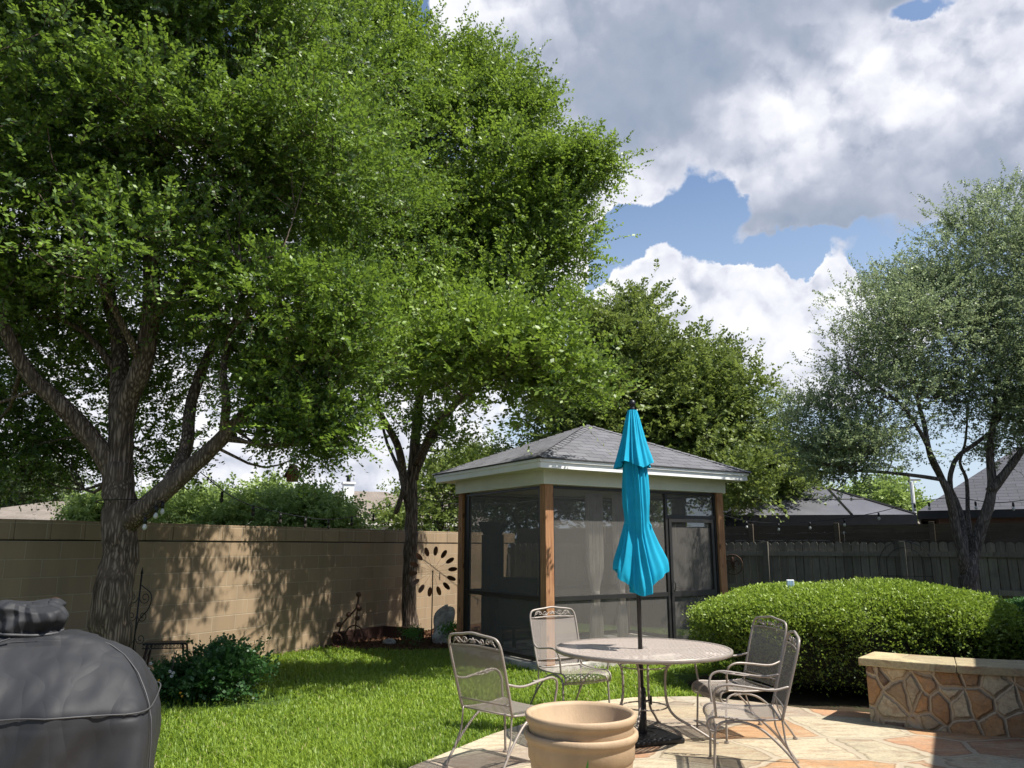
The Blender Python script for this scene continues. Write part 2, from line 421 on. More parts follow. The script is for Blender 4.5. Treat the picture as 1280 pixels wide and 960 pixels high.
# ------------------------------------------------------------------ foliage
def sprays(base, dirs, L, nleaf, leafL, leafW, tonebase, droop=.15, flat=.5):
    """leafy twigs: base (N,3), dirs (N,3), L (N,) twig length -> leaf quads and tone, twig quads"""
    N = len(base)
    up = unit(rng.normal(size=(N, 3)) * flat + np.array([0, 0, 1.0]))
    side = unit(np.cross(dirs, up)); nrm = np.cross(side, dirs)
    t = (np.arange(nleaf) + rng.uniform(.2, .8, (N, nleaf))) / nleaf
    sg = np.where(np.arange(nleaf) % 2 == 0, 1.0, -1.0)[None, :, None]
    Lc = L[:, None, None]
    pos = base[:, None] + dirs[:, None] * (t[..., None] * Lc) + np.array([0, 0, -1.0]) * (droop * Lc * t[..., None] ** 2)
    ld = unit(dirs[:, None] * .55 + side[:, None] * sg * .85 + rng.normal(size=(N, nleaf, 3)) * .35)
    ln = unit(nrm[:, None] + rng.normal(size=(N, nleaf, 3)) * .55)
    w = unit(np.cross(ld, ln))
    sz = (rng.uniform(.65, 1.15, (N, nleaf, 1)) * (1.0 - .25 * t[..., None]))
    a = pos; b = pos + ld * leafL * sz * .45 + w * leafW * sz * .5; c = pos + ld * leafL * sz; d = pos + ld * leafL * sz * .45 - w * leafW * sz * .5
    V = np.stack([a, b, c, d], axis=2).reshape(-1, 4, 3)
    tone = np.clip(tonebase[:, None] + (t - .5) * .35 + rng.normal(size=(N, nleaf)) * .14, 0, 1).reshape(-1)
    r = .0035
    tip = base + dirs * L[:, None] + np.array([0, 0, -1.0]) * (droop * L[:, None])
    TW = np.stack([base + side * r, base - side * r, tip - side * r * .3, tip + side * r * .3], axis=1)
    return V, tone, TW

def crown_points(ells, n, shell=.35, bough=12, br=.85):
    """cluster centres: boughs spread through a union of ellipsoids (centre, radii, weight), each bough a shallow leafy dome"""
    vol = np.array([e[1][0] * e[1][1] * e[1][2] * (e[2] if len(e) > 2 else 1) for e in ells]) ** .8
    ns = max(4, n // bough)
    idx = rng.choice(len(ells), ns, p=vol / vol.sum())
    d = unit(rng.normal(size=(ns, 3))); rr = (shell + (1 - shell) * rng.uniform(0, 1, ns) ** .6)
    C = np.array([ells[i][0] for i in idx]); Rr = np.array([ells[i][1] for i in idx])
    sc = C + d * rr[:, None] * Rr * .92
    si = np.concatenate([np.arange(ns), rng.integers(0, ns, n - ns)])
    q = unit(rng.normal(size=(n, 3)) + np.array([0, 0, .55])); q[0:ns] *= .3
    lim = np.minimum(Rr.mean(1), br)[si][:, None] * rng.uniform(.75, 1.2, ns)[si][:, None]
    tilt = unit(d + np.array([0, 0, .6]))[si]
    off = q * lim * rng.uniform(.55, 1, (n, 1)) * np.array([1, 1, .55]) + tilt * .15 * lim
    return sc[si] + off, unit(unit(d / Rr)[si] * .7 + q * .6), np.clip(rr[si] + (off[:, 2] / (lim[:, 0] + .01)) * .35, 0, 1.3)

def foliage(ells, nclus, ntw, nleaf, clr, tw, leafL, leafW, center, droop=.15, shell=.35, upb=.35, tone0=.45):
    cen, outd, rr = crown_points(ells, nclus, shell, 12, clr * 2.3)
    K = nclus * ntw
    ci = np.repeat(np.arange(nclus), ntw)
    off = rng.normal(size=(K, 3)) * clr * np.array([1, 1, .62]) * .55
    scale = rng.uniform(.55, 1.3, nclus)[ci][:, None]
    base = cen[ci] + off * scale
    dirs = unit(unit(off) * .9 + outd[ci] * .7 + np.array([0, 0, upb]) + rng.normal(size=(K, 3)) * .35)
    L = rng.uniform(.55, 1.25, K) * tw
    # long leaders on some
    ld = rng.uniform(0, 1, K) < .05; L[ld] *= 1.7
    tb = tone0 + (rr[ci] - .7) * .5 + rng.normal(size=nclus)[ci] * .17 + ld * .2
    V, tone, TW = sprays(base, dirs, L, nleaf, leafL, leafW, tb, droop)
    return cen, V, tone, TW

def smooth_path(pts, k=4):
    P = np.asarray(pts, float)
    if len(P) < 3: return P
    Q = np.vstack([2 * P[0] - P[1], P, 2 * P[-1] - P[-2]]); out = []
    for i in range(1, len(Q) - 2):
        for j in range(k):
            t = j / k; a, b, c, d = Q[i - 1], Q[i], Q[i + 1], Q[i + 2]
            out.append(.5 * ((2 * b) + (c - a) * t + (2 * a - 5 * b + 4 * c - d) * t * t + (3 * b - a - 3 * c + d) * t ** 3))
    out.append(P[-1]); return np.array(out)

def tree(name, label, ells, limbs, base, leafmat, bark, nclus, ntw, nleaf, clr, tw, leafL, leafW, conn=.5, droop=.15, shell=.35, upb=.35, tone0=.45, group=None, twigs=True, extra=None, keep=None):
    """limbs: list of (points, r0, r1); first is the trunk"""
    global rng
    rng = np.random.default_rng(len(label) * 7 + int(abs(base[0]) * 10))
    root = thing(name, label, 'tree', base, 0, group)
    tb = MB(); pts_all = []; rad_all = []
    for k, (pts, r0, r1) in enumerate(limbs):
        P = smooth_path(pts, 5); P = P + np.vstack([[0, 0, 0], rng.normal(size=(len(P) - 2, 3)) * r1 * .10, [0, 0, 0]]) if len(P) > 3 else P
        rr = np.linspace(r0, r1, len(P)) * (1 + .018 * rng.normal(size=len(P)))
        if k == 0: rr[:6] *= np.array([1.3, 1.2, 1.12, 1.07, 1.03, 1.01])
        tb.tube(P, rr, 12 if r0 > .06 else 7)
        pts_all.append(P); rad_all.append(rr)
    cen, V, tone, TW = foliage(ells, nclus, ntw, nleaf, clr, tw, leafL, leafW, base, droop, shell, upb, tone0)
    if extra is not None:
        e2 = foliage(extra[0], *extra[1]); cen = np.vstack([cen, e2[0]]); V = np.vstack([V, e2[1]]); tone = np.concatenate([tone, e2[2]]); TW = np.vstack([TW, e2[3]])
    trunk = tb.build('trunk', bark, root, True, origin=base)
    PA = np.vstack(pts_all[1:] if len(pts_all) > 1 else pts_all); RA = np.concatenate(rad_all[1:] if len(rad_all) > 1 else rad_all)
    bb = MB(); sel = rng.permutation(len(cen))[:int(len(cen) * conn)]
    for i in sel:
        c = cen[i]; d = np.linalg.norm(PA - c, axis=1) + np.maximum(0, PA[:, 2] - c[2]) * 1.5
        j = int(np.argmin(d)); p0 = PA[j]; dist = np.linalg.norm(c - p0)
        mid = p0 + (c - p0) * .5 + np.array([0, 0, -.12 * dist]) + rng.normal(size=3) * .08 * dist
        q = smooth_path([p0, mid, c], 3)
        r0 = min(RA[j] * .6, .010 + .009 * dist)
        bb.tube(q, np.linspace(r0, .005, len(q)), 5, False)
        if len(pts_all) > 0 and dist > .6 and i % 2 == 0:
            PA = np.vstack([PA, q[2:5]]); RA = np.concatenate([RA, np.full(3, r0 * .7)])
    if bb.v: bb.build('branches', bark, root, True, origin=base)
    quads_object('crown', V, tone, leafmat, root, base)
    if twigs: quads_object('twigs', TW, np.full(len(TW), .5), bark, root, base)
    return root

def ell(px, py, rx, ry, Y, ry_depth=None, w=1.0):
    c = at(px, py, Y); cam = Y * math.cos(PITCH) + (c[2] - EYE) * math.sin(PITCH)
    sx, sz = rx / FPX * cam, ry / FPX * cam / math.cos(PITCH) * 1.0
    return (c, np.array([sx, ry_depth or (sx + sz) / 2, sz]), w)

# ================================================================== SETTING
def sheet(name, poly, z, mat, th=0.0):
    b = MB(); n = len(poly)
    b.add([(x, y, z) for x, y in poly], [tuple(range(n))])
    if th:
        b.add([(x, y, z) for x, y in poly] + [(x, y, z - th) for x, y in poly], [(i, i + n, (i + 1) % n + n, (i + 1) % n) for i in range(n)])
    return structure(b.build(name, mat))
sheet('ground', [(-400, -100), (400, -100), (400, 700), (-400, 700)], -.03, M['soil'])
sheet('lawn', [(-9, -4), (1.5, -4), (9, 4), (10, 13), (2, 17), (-.1, 18.2), (-9.5, 2)], -.005, M['lawnbase'])

# patio outline: garden edge from the survey
def ccw(p): return p
edge = [(-3.0, 1.2), (-1.7, 3.4), (-1.1, 5.1), (-.74, 6.1), (-.45, 6.6), (-.2, 7.05), (.11, 7.5), (.42, 8.05), (.8, 8.48), (1.3, 8.74), (1.95, 8.8), (2.5, 8.5), (2.95, 8.15), (3.5, 7.95), (4.6, 7.6), (6.5, 7.2), (8, 6), (8, -3), (-3.5, -3)]
patio_poly = edge[::-1]
sheet('patio', patio_poly, .04, M['patio'], .08)

WU = np.array([.4925, .8703]); WN = np.array([.8703, -.4925])      # along the block wall, and out of it towards the garden
W0 = np.array([-5.6, 8.59])
ang = math.atan2(WU[1], WU[0])
# block wall
wall = thing('block_wall', 'tan concrete block garden wall with a taller cap course along the left side', 'wall', (W0[0], W0[1], 0), ang)
L0, L1 = -8.0, 11.19
b = MB(); b.box(((L0 + L1) / 2, .10, .8), (L1 - L0, .2, 1.76)); b.build('wall_blocks', M['block'], wall)
b = MB(); b.box(((L0 + L1) / 2, .10, 1.688), (L1 - L0, .17, .017)); b.build('cap_joint', M['gap'], wall)
b = MB()
x = L0
while x < L1 - .01:
    b.box((x + .2025, .10, 1.808 + random.uniform(-.003, .003)), (.402, .235, .222), tone=random.random()); x += .406
b.build('wall_cap', M['block'], wall, bevel=.006)

# timber picket fence across the back (perpendicular)
FU = WN
F0 = W0 + WU * 11.19 + FU * .05
fang = math.atan2(FU[1], FU[0])
fence = thing('picket_fence', 'weathered grey wooden fence of rounded pickets behind the hedge and tree', 'fence', (F0[0], F0[1], 0), fang)
b = MB(); x = 0.0
while x < 13.5:
    w = .138; hh = 1.70 + random.uniform(-.012, .012); t = random.random()
    P = [(x + .003, 0), (x + w - .003, 0), (x + w - .003, hh - .05)] + [(x + w / 2 + (w / 2 - .003) * math.cos(a), hh - .05 + .05 * math.sin(a)) for a in np.linspace(.4, math.pi - .4, 5)] + [(x + .003, hh - .05)]
    n = len(P); y0 = random.uniform(-.004, .004)
    b.add([(p[0], y0, p[1]) for p in P] + [(p[0], y0 + .018, p[1]) for p in P], [tuple(range(n)), tuple(range(2 * n - 1, n - 1, -1))] + [(i, i + n, (i + 1) % n + n, (i + 1) % n) for i in range(n)], tone=t)
    x += w + .006
b.build('pickets', M['graywood'], fence)
for zz in (1.48, .85, .25):
    b = MB(); x = 0
    while x < 13.4: b.box((x + 1.2, -.025, zz + random.uniform(-.008, .008)), (2.39, .04, .09), tone=random.random()); x += 2.4
    b.build('rail', M['graywood'], fence)
for k in range(6):
    b = MB(); b.box((1.0 + 2.4 * k, -.065, .86), (.10, .09, 1.70), tone=random.random()); b.build('post', M['graywood'], fence, bevel=.004)
# neighbour's horizontal board fence, just behind
N0 = F0 + WU * .35
nf = thing('board_fence', 'brown horizontal board fence standing taller behind the picket fence', 'fence', (N0[0], N0[1], 0), fang)
b = MB()
for k in range(14):
    x = 0
    while x < 14: b.box((x + 1.2, 0, .08 + k * .144), (2.396, .02, .1435), tone=random.random()); x += 2.4
b.build('boards', M['brownwood'], nf)
for k in range(9):
    b = MB(); b.box((.6 + k * 1.62, -.045, 1.03), (.09, .07, 2.07), tone=.2); b.build('post', M['brownwood'], nf, bevel=.004)

sheet('hedge_bed', [(2.2, 8.75), (3.0, 8.2), (3.6, 7.9), (6.5, 7.0), (9.5, 7.0), (9.5, 12), (3.0, 11.2), (2.1, 9.8)], .012, M['soil'])
# low rubble stone seat wall, curved
C2 = [np.array(p) for p in ((3.29, 7.54), (3.62, 7.28), (4.0, 7.06), (4.45, 6.90), (5.2, 6.75), (6.2, 6.8), (7.2, 7.1))]
path = smooth_path([np.array([*p, 0]) for p in C2], 4)[:, :2]
tn = unit(np.gradient(path, axis=0)); nb_ = np.stack([-tn[:, 1], tn[:, 0]], 1)
seatwall = thing('stone_wall', 'low curved rubble stone seat wall with flat limestone cap beside the patio', 'stone wall', (3.3, 7.5, 0.0))
def strip_solid(path, nb, o0, o1, z0, z1, sub=1, jit=0.0):
    V = []; F = []; n = len(path)
    j = rng.normal(size=n) * jit
    for i in range(n):
        for (o, z) in ((o0 - j[i], z0), (o0 - j[i], z1), (o1, z1), (o1, z0)):
            q = path[i] + nb[i] * o; V.append((q[0], q[1], z))
    for i in range(n - 1):
        for k in range(4): F.append((i * 4 + k, i * 4 + (k + 1) % 4, (i + 1) * 4 + (k + 1) % 4, (i + 1) * 4 + k))
    F.append((3, 2, 1, 0)); F.append(tuple((n - 1) * 4 + k for k in range(4)))
    return V, F
b = MB(); b.add(*strip_solid(path, nb_, 0.0, .45, .0, .535)); b.build('stone_body', M['wallstone'], seatwall, origin=(3.3, 7.5, 0), bevel=.012)
# cap in separate slabs
seg = [(0, 7), (7, 13), (13, 19), (19, len(path) - 1)]
for a, c in seg:
    b = MB(); pp = path[a:c + 1].copy(); pp[0] += tn[a] * .004; 
    if a == 0: pp[0] -= tn[0] * .05
    b.add(*strip_solid(pp, nb_[a:c + 1], -.05, .50, .537, .607, jit=.004)); b.build('cap_slab', M['capstone'], seatwall, origin=(3.3, 7.5, 0), bevel=.008)

# ================================================================== GAZEBO
gz = dict(F=np.array([.472, 10.597]), th=.567, a=3.318, b=2.325, H=2.47, o=.339, zf=2.774, zp=3.571)
gaz = thing('screened_gazebo', 'screened gazebo with cedar posts, white fascia and grey shingle hip roof', 'gazebo', (gz['F'][0], gz['F'][1], 0), gz['th'])
A, Bd, H, O, ZF, ZP = gz['a'], gz['b'], gz['H'], gz['o'], gz['zf'], gz['zp']
GO = np.array([gz['F'][0], gz['F'][1], 0])
b = MB(); b.box((A / 2, Bd / 2, .04), (A + .24, Bd + .24, .12)); b.build('floor_slab', M['rock'], gaz, bevel=.01)
for (x, y) in ((0, 0), (A, 0), (0, Bd), (A, Bd)):
    b = MB(); b.box((x, y, .1 + (H - .1) / 2), (.135, .135, H - .1)); b.build('post', M['cedar'], gaz, bevel=.006)
b = MB()  # beam / frieze board
hb = .20
b.box((A / 2, -.075, H + hb / 2 - .02), (A + .22, .04, hb)); b.box((A / 2, Bd + .075, H + hb / 2 - .02), (A + .22, .04, hb))
b.box((-.092, Bd / 2, H + hb / 2 - .021), (.037, Bd + .10, hb - .004)); b.box((A + .092, Bd / 2, H + hb / 2 - .021), (.037, Bd + .10, hb - .004))
b.build('frieze_board', M['soffit'], gaz, bevel=.004)
b = MB(); b.add([(-O + .01, -O + .01, ZF - .13), (A + O - .01, -O + .01, ZF - .13), (A + O - .01, Bd + O - .01, ZF - .13), (-O + .01, Bd + O - .01, ZF - .13)], [(3, 2, 1, 0)]); b.build('soffit', M['soffit'], gaz)
# fascia, two steps
for nm, d, z0, z1 in (('fascia', 0.0, ZF - .135, ZF - .03), ('drip_trim', .022, ZF - .055, ZF - .004)):
    b = MB(); o = O + d; w_ = .022
    b.box((A / 2, -o, (z0 + z1) / 2), (A + 2 * o, w_, z1 - z0)); b.box((A / 2, Bd + o, (z0 + z1) / 2), (A + 2 * o, w_, z1 - z0))
    b.box((-o, Bd / 2, (z0 + z1) / 2 - .0005), (w_, Bd + 2 * o - w_, z1 - z0 - .002)); b.box((A + o, Bd / 2, (z0 + z1) / 2 - .0005), (w_, Bd + 2 * o - w_, z1 - z0 - .002))
    b.build(nm, M['white'], gaz)
# hip roof in shingles with UVs in metres, thin butt edge
o = O + .05; cx, cy = A / 2, Bd / 2
cor = [np.array([-o, -o, ZF]), np.array([A + o, -o, ZF]), np.array([A + o, Bd + o, ZF]), np.array([-o, Bd + o, ZF])]
pk = np.array([cx, cy, ZP]); b = MB()
for k in range(4):
    p, q = cor[k], cor[(k + 1) % 4]; e = unit(q - p); m = pk - p; u0 = np.dot(m, e); v0 = np.linalg.norm(m - e * u0)
    b.add([p, q, pk], [(0, 1, 2)], uvs=[[(0, 0), (np.linalg.norm(q - p), 0), (u0, v0)]])
    dz = np.array([0, 0, -.018]); b.add([p + dz, q + dz, q, p], [(0, 1, 2, 3)], uvs=[[(0, 0), (3, 0), (3, .01), (0, .01)]])
b.add([c + np.array([0, 0, -.018]) for c in cor], [(3, 2, 1, 0)], uvs=[[(0, 0)] * 4])
roof = b.build('roof', M['shingle'], gaz)
b = MB()
for c in cor:  # hip cap shingles
    d = pk - c; L = np.linalg.norm(d); e = unit(d); s_ = unit(np.cross(e, (0, 0, 1))); up = np.cross(s_, e)
    n = int(L / .14)
    for i in range(n):
        p = c + e * (L * i / n); q = c + e * (L * (i + 1) / n + .02)
        lift = .006; 
        V = [p + s_ * .09 + up * (lift - .028), p + up * (lift + .006), p - s_ * .09 + up * (lift - .028), q + s_ * .09 + up * (-.028), q + up * .003, q - s_ * .09 + up * (-.028)]
        b.add(V, [(0, 1, 4, 3), (1, 2, 5, 4)], uvs=[[(i * .3, 0), (i * .3 + .1, 0), (i * .3 + .1, .13), (i * .3, .13)]] * 2)
b.build('ridge_cap', M['shingle'], roof)
# screen walls
def screen_wall(p0, p1, door=None, mull=(), rail=.93, transom=None):
    p0 = np.array([*p0, 0.]); p1 = np.array([*p1, 0.]); e = unit(p1 - p0); L = np.linalg.norm(p1 - p0); nn = np.array([-e[1], e[0], 0]); ax = [e, nn, np.array([0, 0, 1.])]
    fr = MB(); zt = H - .03; zb = .12
    def bar(x0, x1, z0, z1, d=.05): fr.box(p0 + e * (x0 + x1) / 2 + np.array([0, 0, (z0 + z1) / 2]), (x1 - x0, d, z1 - z0), ax)
    bar(.068, .105, zb, zt); bar(L - .105, L - .068, zb, zt)
    bar(.105, L - .105, zt - .035, zt, .048); bar(.105, L - .105, zb, zb + .05, .048)
    for m in mull: bar(m - .025, m + .025, zb + .05, zt - .035, .046)
    x1 = L - .105 if door is None else door[0]
    bar(.105, x1, rail - .03, rail + .03, .044)
    f = fr.build('screen_frame', M['darkframe'], gaz)
    s = MB(); s.add([p0 + e * .1 + [0, 0, zb + .02], p0 + e * (L - .1) + [0, 0, zb + .02], p0 + e * (L - .1) + [0, 0, zt - .02], p0 + e * .1 + [0, 0, zt - .02]], [(0, 1, 2, 3)])
    if door: pass
    s.build('screen_panel', M['screen'], gaz)
    if door:
        a, c = door; zt2 = 2.03
        fr = MB()
        def bar2(x0, x1, z0, z1, d=.06): fr.box(p0 + e * (x0 + x1) / 2 + nn * -.012 + np.array([0, 0, (z0 + z1) / 2]), (x1 - x0, d, z1 - z0), ax)
        bar2(a, a + .05, .13, zt2); bar2(c - .05, c, .13, zt2); bar2(a + .05, c - .05, zt2 - .05, zt2, .058); bar2(a + .05, c - .05, .13, .22, .058); bar2(a + .05, c - .05, rail - .04, rail + .04, .056)
        d_ = fr.build('door', M['darkframe'], gaz)
        h_ = MB(); q = p0 + e * (a + .03) - nn * .06; h_.tube([q + [0, 0, .97], q - nn * .03 + [0, 0, 1.0], q - nn * .03 + [0, 0, 1.09], q + [0, 0, 1.12]], .008, 6); h_.build('handle', M['blackmetal'], d_)
        fr2 = MB(); fr2.box(p0 + e * (a - .025 + L - .105) / 2 + np.array([0, 0, zt2 + .03]), (L - .105 - a + .025, .046, .05), ax); fr2.box(p0 + e * (a - .03) + np.array([0, 0, (zb + zt) / 2]), (.05, .05, zt - zb - .08), ax)
        fr2.build('door_jamb', M['darkframe'], gaz)
screen_wall((0, 0), (A, 0), door=(2.22, 3.17), mull=())
screen_wall((0, 0), (0, Bd)); screen_wall((0, Bd), (A, Bd), mull=(A / 2,)); screen_wall((A, 0), (A, Bd), mull=())
# inner corner framing that reads as the wide dark band beside the posts
for (x, y) in ((-.0, .12), (.0, Bd - .14)):
    b = MB(); b.box((x + .01, y, H / 2 + .05), (.05, .10, H - .2)); b.build('corner_stud', M['darkframe'], gaz)
# ceiling
b = MB(); b.box((A / 2, Bd / 2, H + .02), (A - .1, Bd - .1, .02)); b.build('ceiling', M['soffit'], gaz)
# curtains inside front wall
def w_of(x, y, z): # gazebo local -> world
    c, s_ = math.cos(gz['th']), math.sin(gz['th']); return np.array([GO[0] + x * c - y * s_, GO[1] + x * s_ + y * c, z])
def curtain(lab, x, w0, seed):
    V = []; nx, nz = 60, 30
    for i in range(nz + 1):
        z = .16 + (H - .26) * i / nz
        t = (z - .98); pinch = 1 - .62 * math.exp(-(t / .22) ** 2) - (.25 if t < -.1 else 0)
        for j in range(nx + 1):
            u = j / nx - .5
            V.append((u * w0 * pinch, .035 * math.sin(j * 1.12 + seed + .25 * math.sin(z * 2)) * (1.1 - .4 * (1 - pinch)), z))
    F = [(i * (nx + 1) + j, i * (nx + 1) + j + 1, (i + 1) * (nx + 1) + j + 1, (i + 1) * (nx + 1) + j) for i in range(nz) for j in range(nx)]
    b = MB(); b.add(V, F)
    o = b.build('curtain', M['curtain'], None, True); p = w_of(x, .13, 0); o.location = p; o.rotation_euler = (0, 0, gz['th'])
    tag(o, lab, 'curtain', 'curtains tied back inside the gazebo')
    tb = MB(); tb.lathe([(.001, 0), (w0 * .22, 0), (w0 * .22, .035), (.001, .035)], (0, 0, .965), 14); tb.build('tieback', M['curtain'], o)
curtain('pale curtain inside the gazebo nearest its front cedar post', .92, .27, 0.3)
curtain('pale curtain inside the gazebo just left of the umbrella', 1.40, .22, 2.1)
# furniture inside
p = w_of(.55, 1.35, .1)
ac = thing('wicker_armchair', 'dark wicker armchair inside the gazebo seen through the side screen', 'armchair', p, gz['th'] + 2.2)
b = MB(); b.box((0, 0, .38), (.66, .64, .1)); b.build('seat', M['wicker'], ac, bevel=.02)
b = MB(); b.box((0, .29, .72), (.66, .09, .70)); b.build('backrest', M['wicker'], ac, bevel=.03)
for s_ in (-1, 1):
    b = MB(); b.box((s_ * .36, 0, .44), (.07, .64, .36)); b.build('armrest', M['wicker'], ac, bevel=.02)
    for t_ in (-1, 1):
        b = MB(); b.box((s_ * .30, t_ * .27, .165), (.05, .05, .33)); b.build('leg', M['wicker'], ac)
p = w_of(.32, 1.95, .1)
lt = thing('planter_pedestal', 'dark square pedestal with a flared top in the far gazebo corner', 'pedestal', p, gz['th'])
b = MB(); b.box((0, 0, .85), (.26, .26, 1.7)); b.build('column', M['wicker'], lt, bevel=.01)
b = MB(); b.lathe([(.001, 1.7), (.17, 1.7), (.26, 1.86), (.26, 1.9), (.001, 1.9)], n=4); b.build('top', M['wicker'], lt)

# ================================================================== PATIO FURNITURE
def arc(c, r, a0, a1, n, ax1, ax2):
    c = np.asarray(c, float); return [c + np.asarray(ax1) * r * math.cos(t) + np.asarray(ax2) * r * math.sin(t) for t in np.linspace(a0, a1, n)]
X3, Y3, Z3 = np.eye(3)
def spiral(c, r, turns, a0, ax1, ax2, n=22):
    c = np.asarray(c, float); return [c + (ax1 * math.cos(a0 + t * turns * 2 * math.pi) + ax2 * math.sin(a0 + t * turns * 2 * math.pi)) * r * (1 - .8 * t) for t in np.linspace(0, 1, n)]

def make_chair():
    """faces +y, origin on the floor under the seat centre"""
    t = thing('patio_chair', 'x', 'chair', (0, 0, 0), 0, 'wrought iron chairs around the patio table')
    W = .265
    tilt = lambda z: -.24 - (z - .42) * .27
    # back frame
    P = [(-W + .01, tilt(.42), .42), (-W, tilt(.6), .6), (-W - .005, tilt(.85), .85), (-W, tilt(.94), .94), (-W + .025, tilt(.985), .985), (-W + .075, tilt(1.0), 1.0), (-.1, tilt(1.01), 1.01), (0, tilt(1.022), 1.022)]
    P2 = P + [(-x, y, z) for x, y, z in P[::-1][1:]]
    b = MB(); b.tube(smooth_path(P2, 4), .0105, 8)
    rail = lambda z, s_=0: [(-W + .01, tilt(z), z), (0, tilt(z) - .004, z + s_), (W - .01, tilt(z), z)]
    b.tube(smooth_path(rail(.915, .012), 5), .0065, 6); b.tube(rail(.50), .007, 6)
    b.build('back_frame', M['metal'], t, True)
    # mesh back
    nx, nz = 10, 10; V = []; F = []; UV = []
    for i in range(nz + 1):
        z = .44 + (.925 - .44) * i / nz
        for j in range(nx + 1):
            u = -1 + 2 * j / nx; V.append(((W - .008) * u, tilt(z) - .02 * (1 - u * u), z + (.01 * (1 - u * u) if i == nz else 0)))
    uvw = lambda j, i: (2 * W * j / nx, .5 * i / nz)
    for i in range(nz):
        for j in range(nx):
            F.append((i * (nx + 1) + j, i * (nx + 1) + j + 1, (i + 1) * (nx + 1) + j + 1, (i + 1) * (nx + 1) + j)); UV.append([uvw(j, i), uvw(j + 1, i), uvw(j + 1, i + 1), uvw(j, i + 1)])
    b = MB(); b.add(V, F, uvs=UV); b.build('backrest', M['emesh'], t, True)
    # scrollwork under the top rail
    b = MB(); zc = .962
    for s_ in (-1, 1):
        for cx_, r_, a_ in ((.15, .026, 0), (.085, .028, math.pi), (.195, .016, 1.5)):
            b.tube(spiral((s_ * cx_, tilt(zc), zc), r_, 1.3 * s_, a_, X3, Z3 + Y3 * -.2), .004, 5)
        b.tube(smooth_path([(s_ * .22, tilt(.93), .93), (s_ * .17, tilt(.985), .985), (s_ * .1, tilt(.94), .94), (s_ * .03, tilt(.975), .975)], 4), .004, 5)
    for k in range(5):
        a_ = math.pi * k / 4; lf = [np.array((0, tilt(zc), zc - .01)), np.array((.035 * math.cos(a_), tilt(zc) - .004, zc - .01 + .035 * math.sin(a_)))]
        b.tube([lf[0], (lf[0] + lf[1]) / 2, lf[1]], [.004, .009, .002], 6)
    b.build('scrollwork', M['metal'], t, True)
    # seat mesh with rolled front
    prof = [(-.23, .425), (-.1, .415), (.05, .415), (.15, .425), (.21, .425), (.25, .41), (.268, .38), (.262, .345), (.235, .325), (.205, .335)]
    V = []; F = []; UV = []; n = len(prof); s_acc = 0; acc = [0]
    for i in range(1, n): s_acc += math.dist(prof[i], prof[i - 1]); acc.append(s_acc)
    for (y, z) in prof:
        for j in range(9):
            u = -1 + 2 * j / 8; V.append((u * (W - .012), y, z - .012 * (1 - u * u)))
    for i in range(n - 1):
        for j in range(8):
            F.append((i * 9 + j, i * 9 + j + 1, (i + 1) * 9 + j + 1, (i + 1) * 9 + j)); f = lambda j_, i_: (2 * W * j_ / 8, acc[i_]); UV.append([f(j, i), f(j + 1, i), f(j + 1, i + 1), f(j, i + 1)])
    b = MB(); b.add(V, F, uvs=UV); b.build('seat', M['emesh'], t, True)
    b = MB()
    for s_ in (-1, 1): b.tube(smooth_path([(s_ * (W - .01), y, z) for y, z in prof], 3), .0085, 7)
    b.tube([(-W + .01, .205, .335), (W - .01, .205, .335)], .006, 6); b.tube([(-W + .01, -.23, .425), (W - .01, -.23, .425)], .0075, 6)
    b.build('seat_frame', M['metal'], t, True)
    # arms
    for s_ in (-1, 1):
        x = s_ * (W + .01)
        P = [(s_ * W, tilt(.66), .66), (x + s_ * .02, -.18, .635), (x + s_ * .03, .0, .655), (x + s_ * .03, .12, .665), (x + s_ * .025, .19, .64), (x + s_ * .012, .215, .58), (x, .21, .50), (x - s_ * .01, .205, .43)]
        b = MB(); b.tube(smooth_path(P, 5), .0095, 8)
        b.tube(smooth_path([(x + s_ * .03, .14, .66), (x - s_ * .01, .06, .655), (x - s_ * .01, -.03, .645), (x + s_ * .028, -.1, .642)], 5), .005, 5)
        for q in range(3): b.tube(spiral((x + s_ * .012, .09 - q * .06, .655), .02, 1.2, q, X3, Y3), .0038, 5)
        b.build('armrest', M['metal'], t, True)
    # legs
    for s_ in (-1, 1):
        x = s_ * (W - .015)
        # front leg: bow from rear of seat rising under the seat then straight down
        P = [(x, -.20, .405), (x, -.05, .36 + .04), (x, .08, .405), (x, .17, .385), (x + s_ * .004, .215, .33), (x + s_ * .008, .225, .2), (x + s_ * .012, .235, .012)]
        b = MB(); b.tube(smooth_path(P[2:], 5), .0095, 8); lg = b.build('leg', M['metal'], t, True)
        f = MB(); f.disc((x + s_ * .012, .235, 0), .020, .012, 12); f.build('foot', M['metal'], lg)
        P = [(x, .14, .385), (x, .03, .395), (x, -.10, .35), (x + s_ * .01, -.24, .22), (x + s_ * .018, -.34, .09), (x + s_ * .022, -.39, .012)]
        b = MB(); b.tube(smooth_path(P, 5), .0095, 8)
        b.tube(smooth_path([(x, tilt(.42), .43), (x, -.25, .32), (x + s_ * .006, -.26, .25), (x + s_ * .014, -.315, .13)], 4), .007, 6)
        lg = b.build('leg', M['metal'], t, True)
        f = MB(); f.disc((x + s_ * .022, -.39, 0), .020, .012, 12); f.build('foot', M['metal'], lg)
    return t
def copy_tree(o, parent=None):
    c = o.copy(); COL.objects.link(c); c.parent = parent
    for ch in [x for x in bpy.data.objects if x.parent == o]: copy_tree(ch, c)
    return c
chair0 = make_chair()
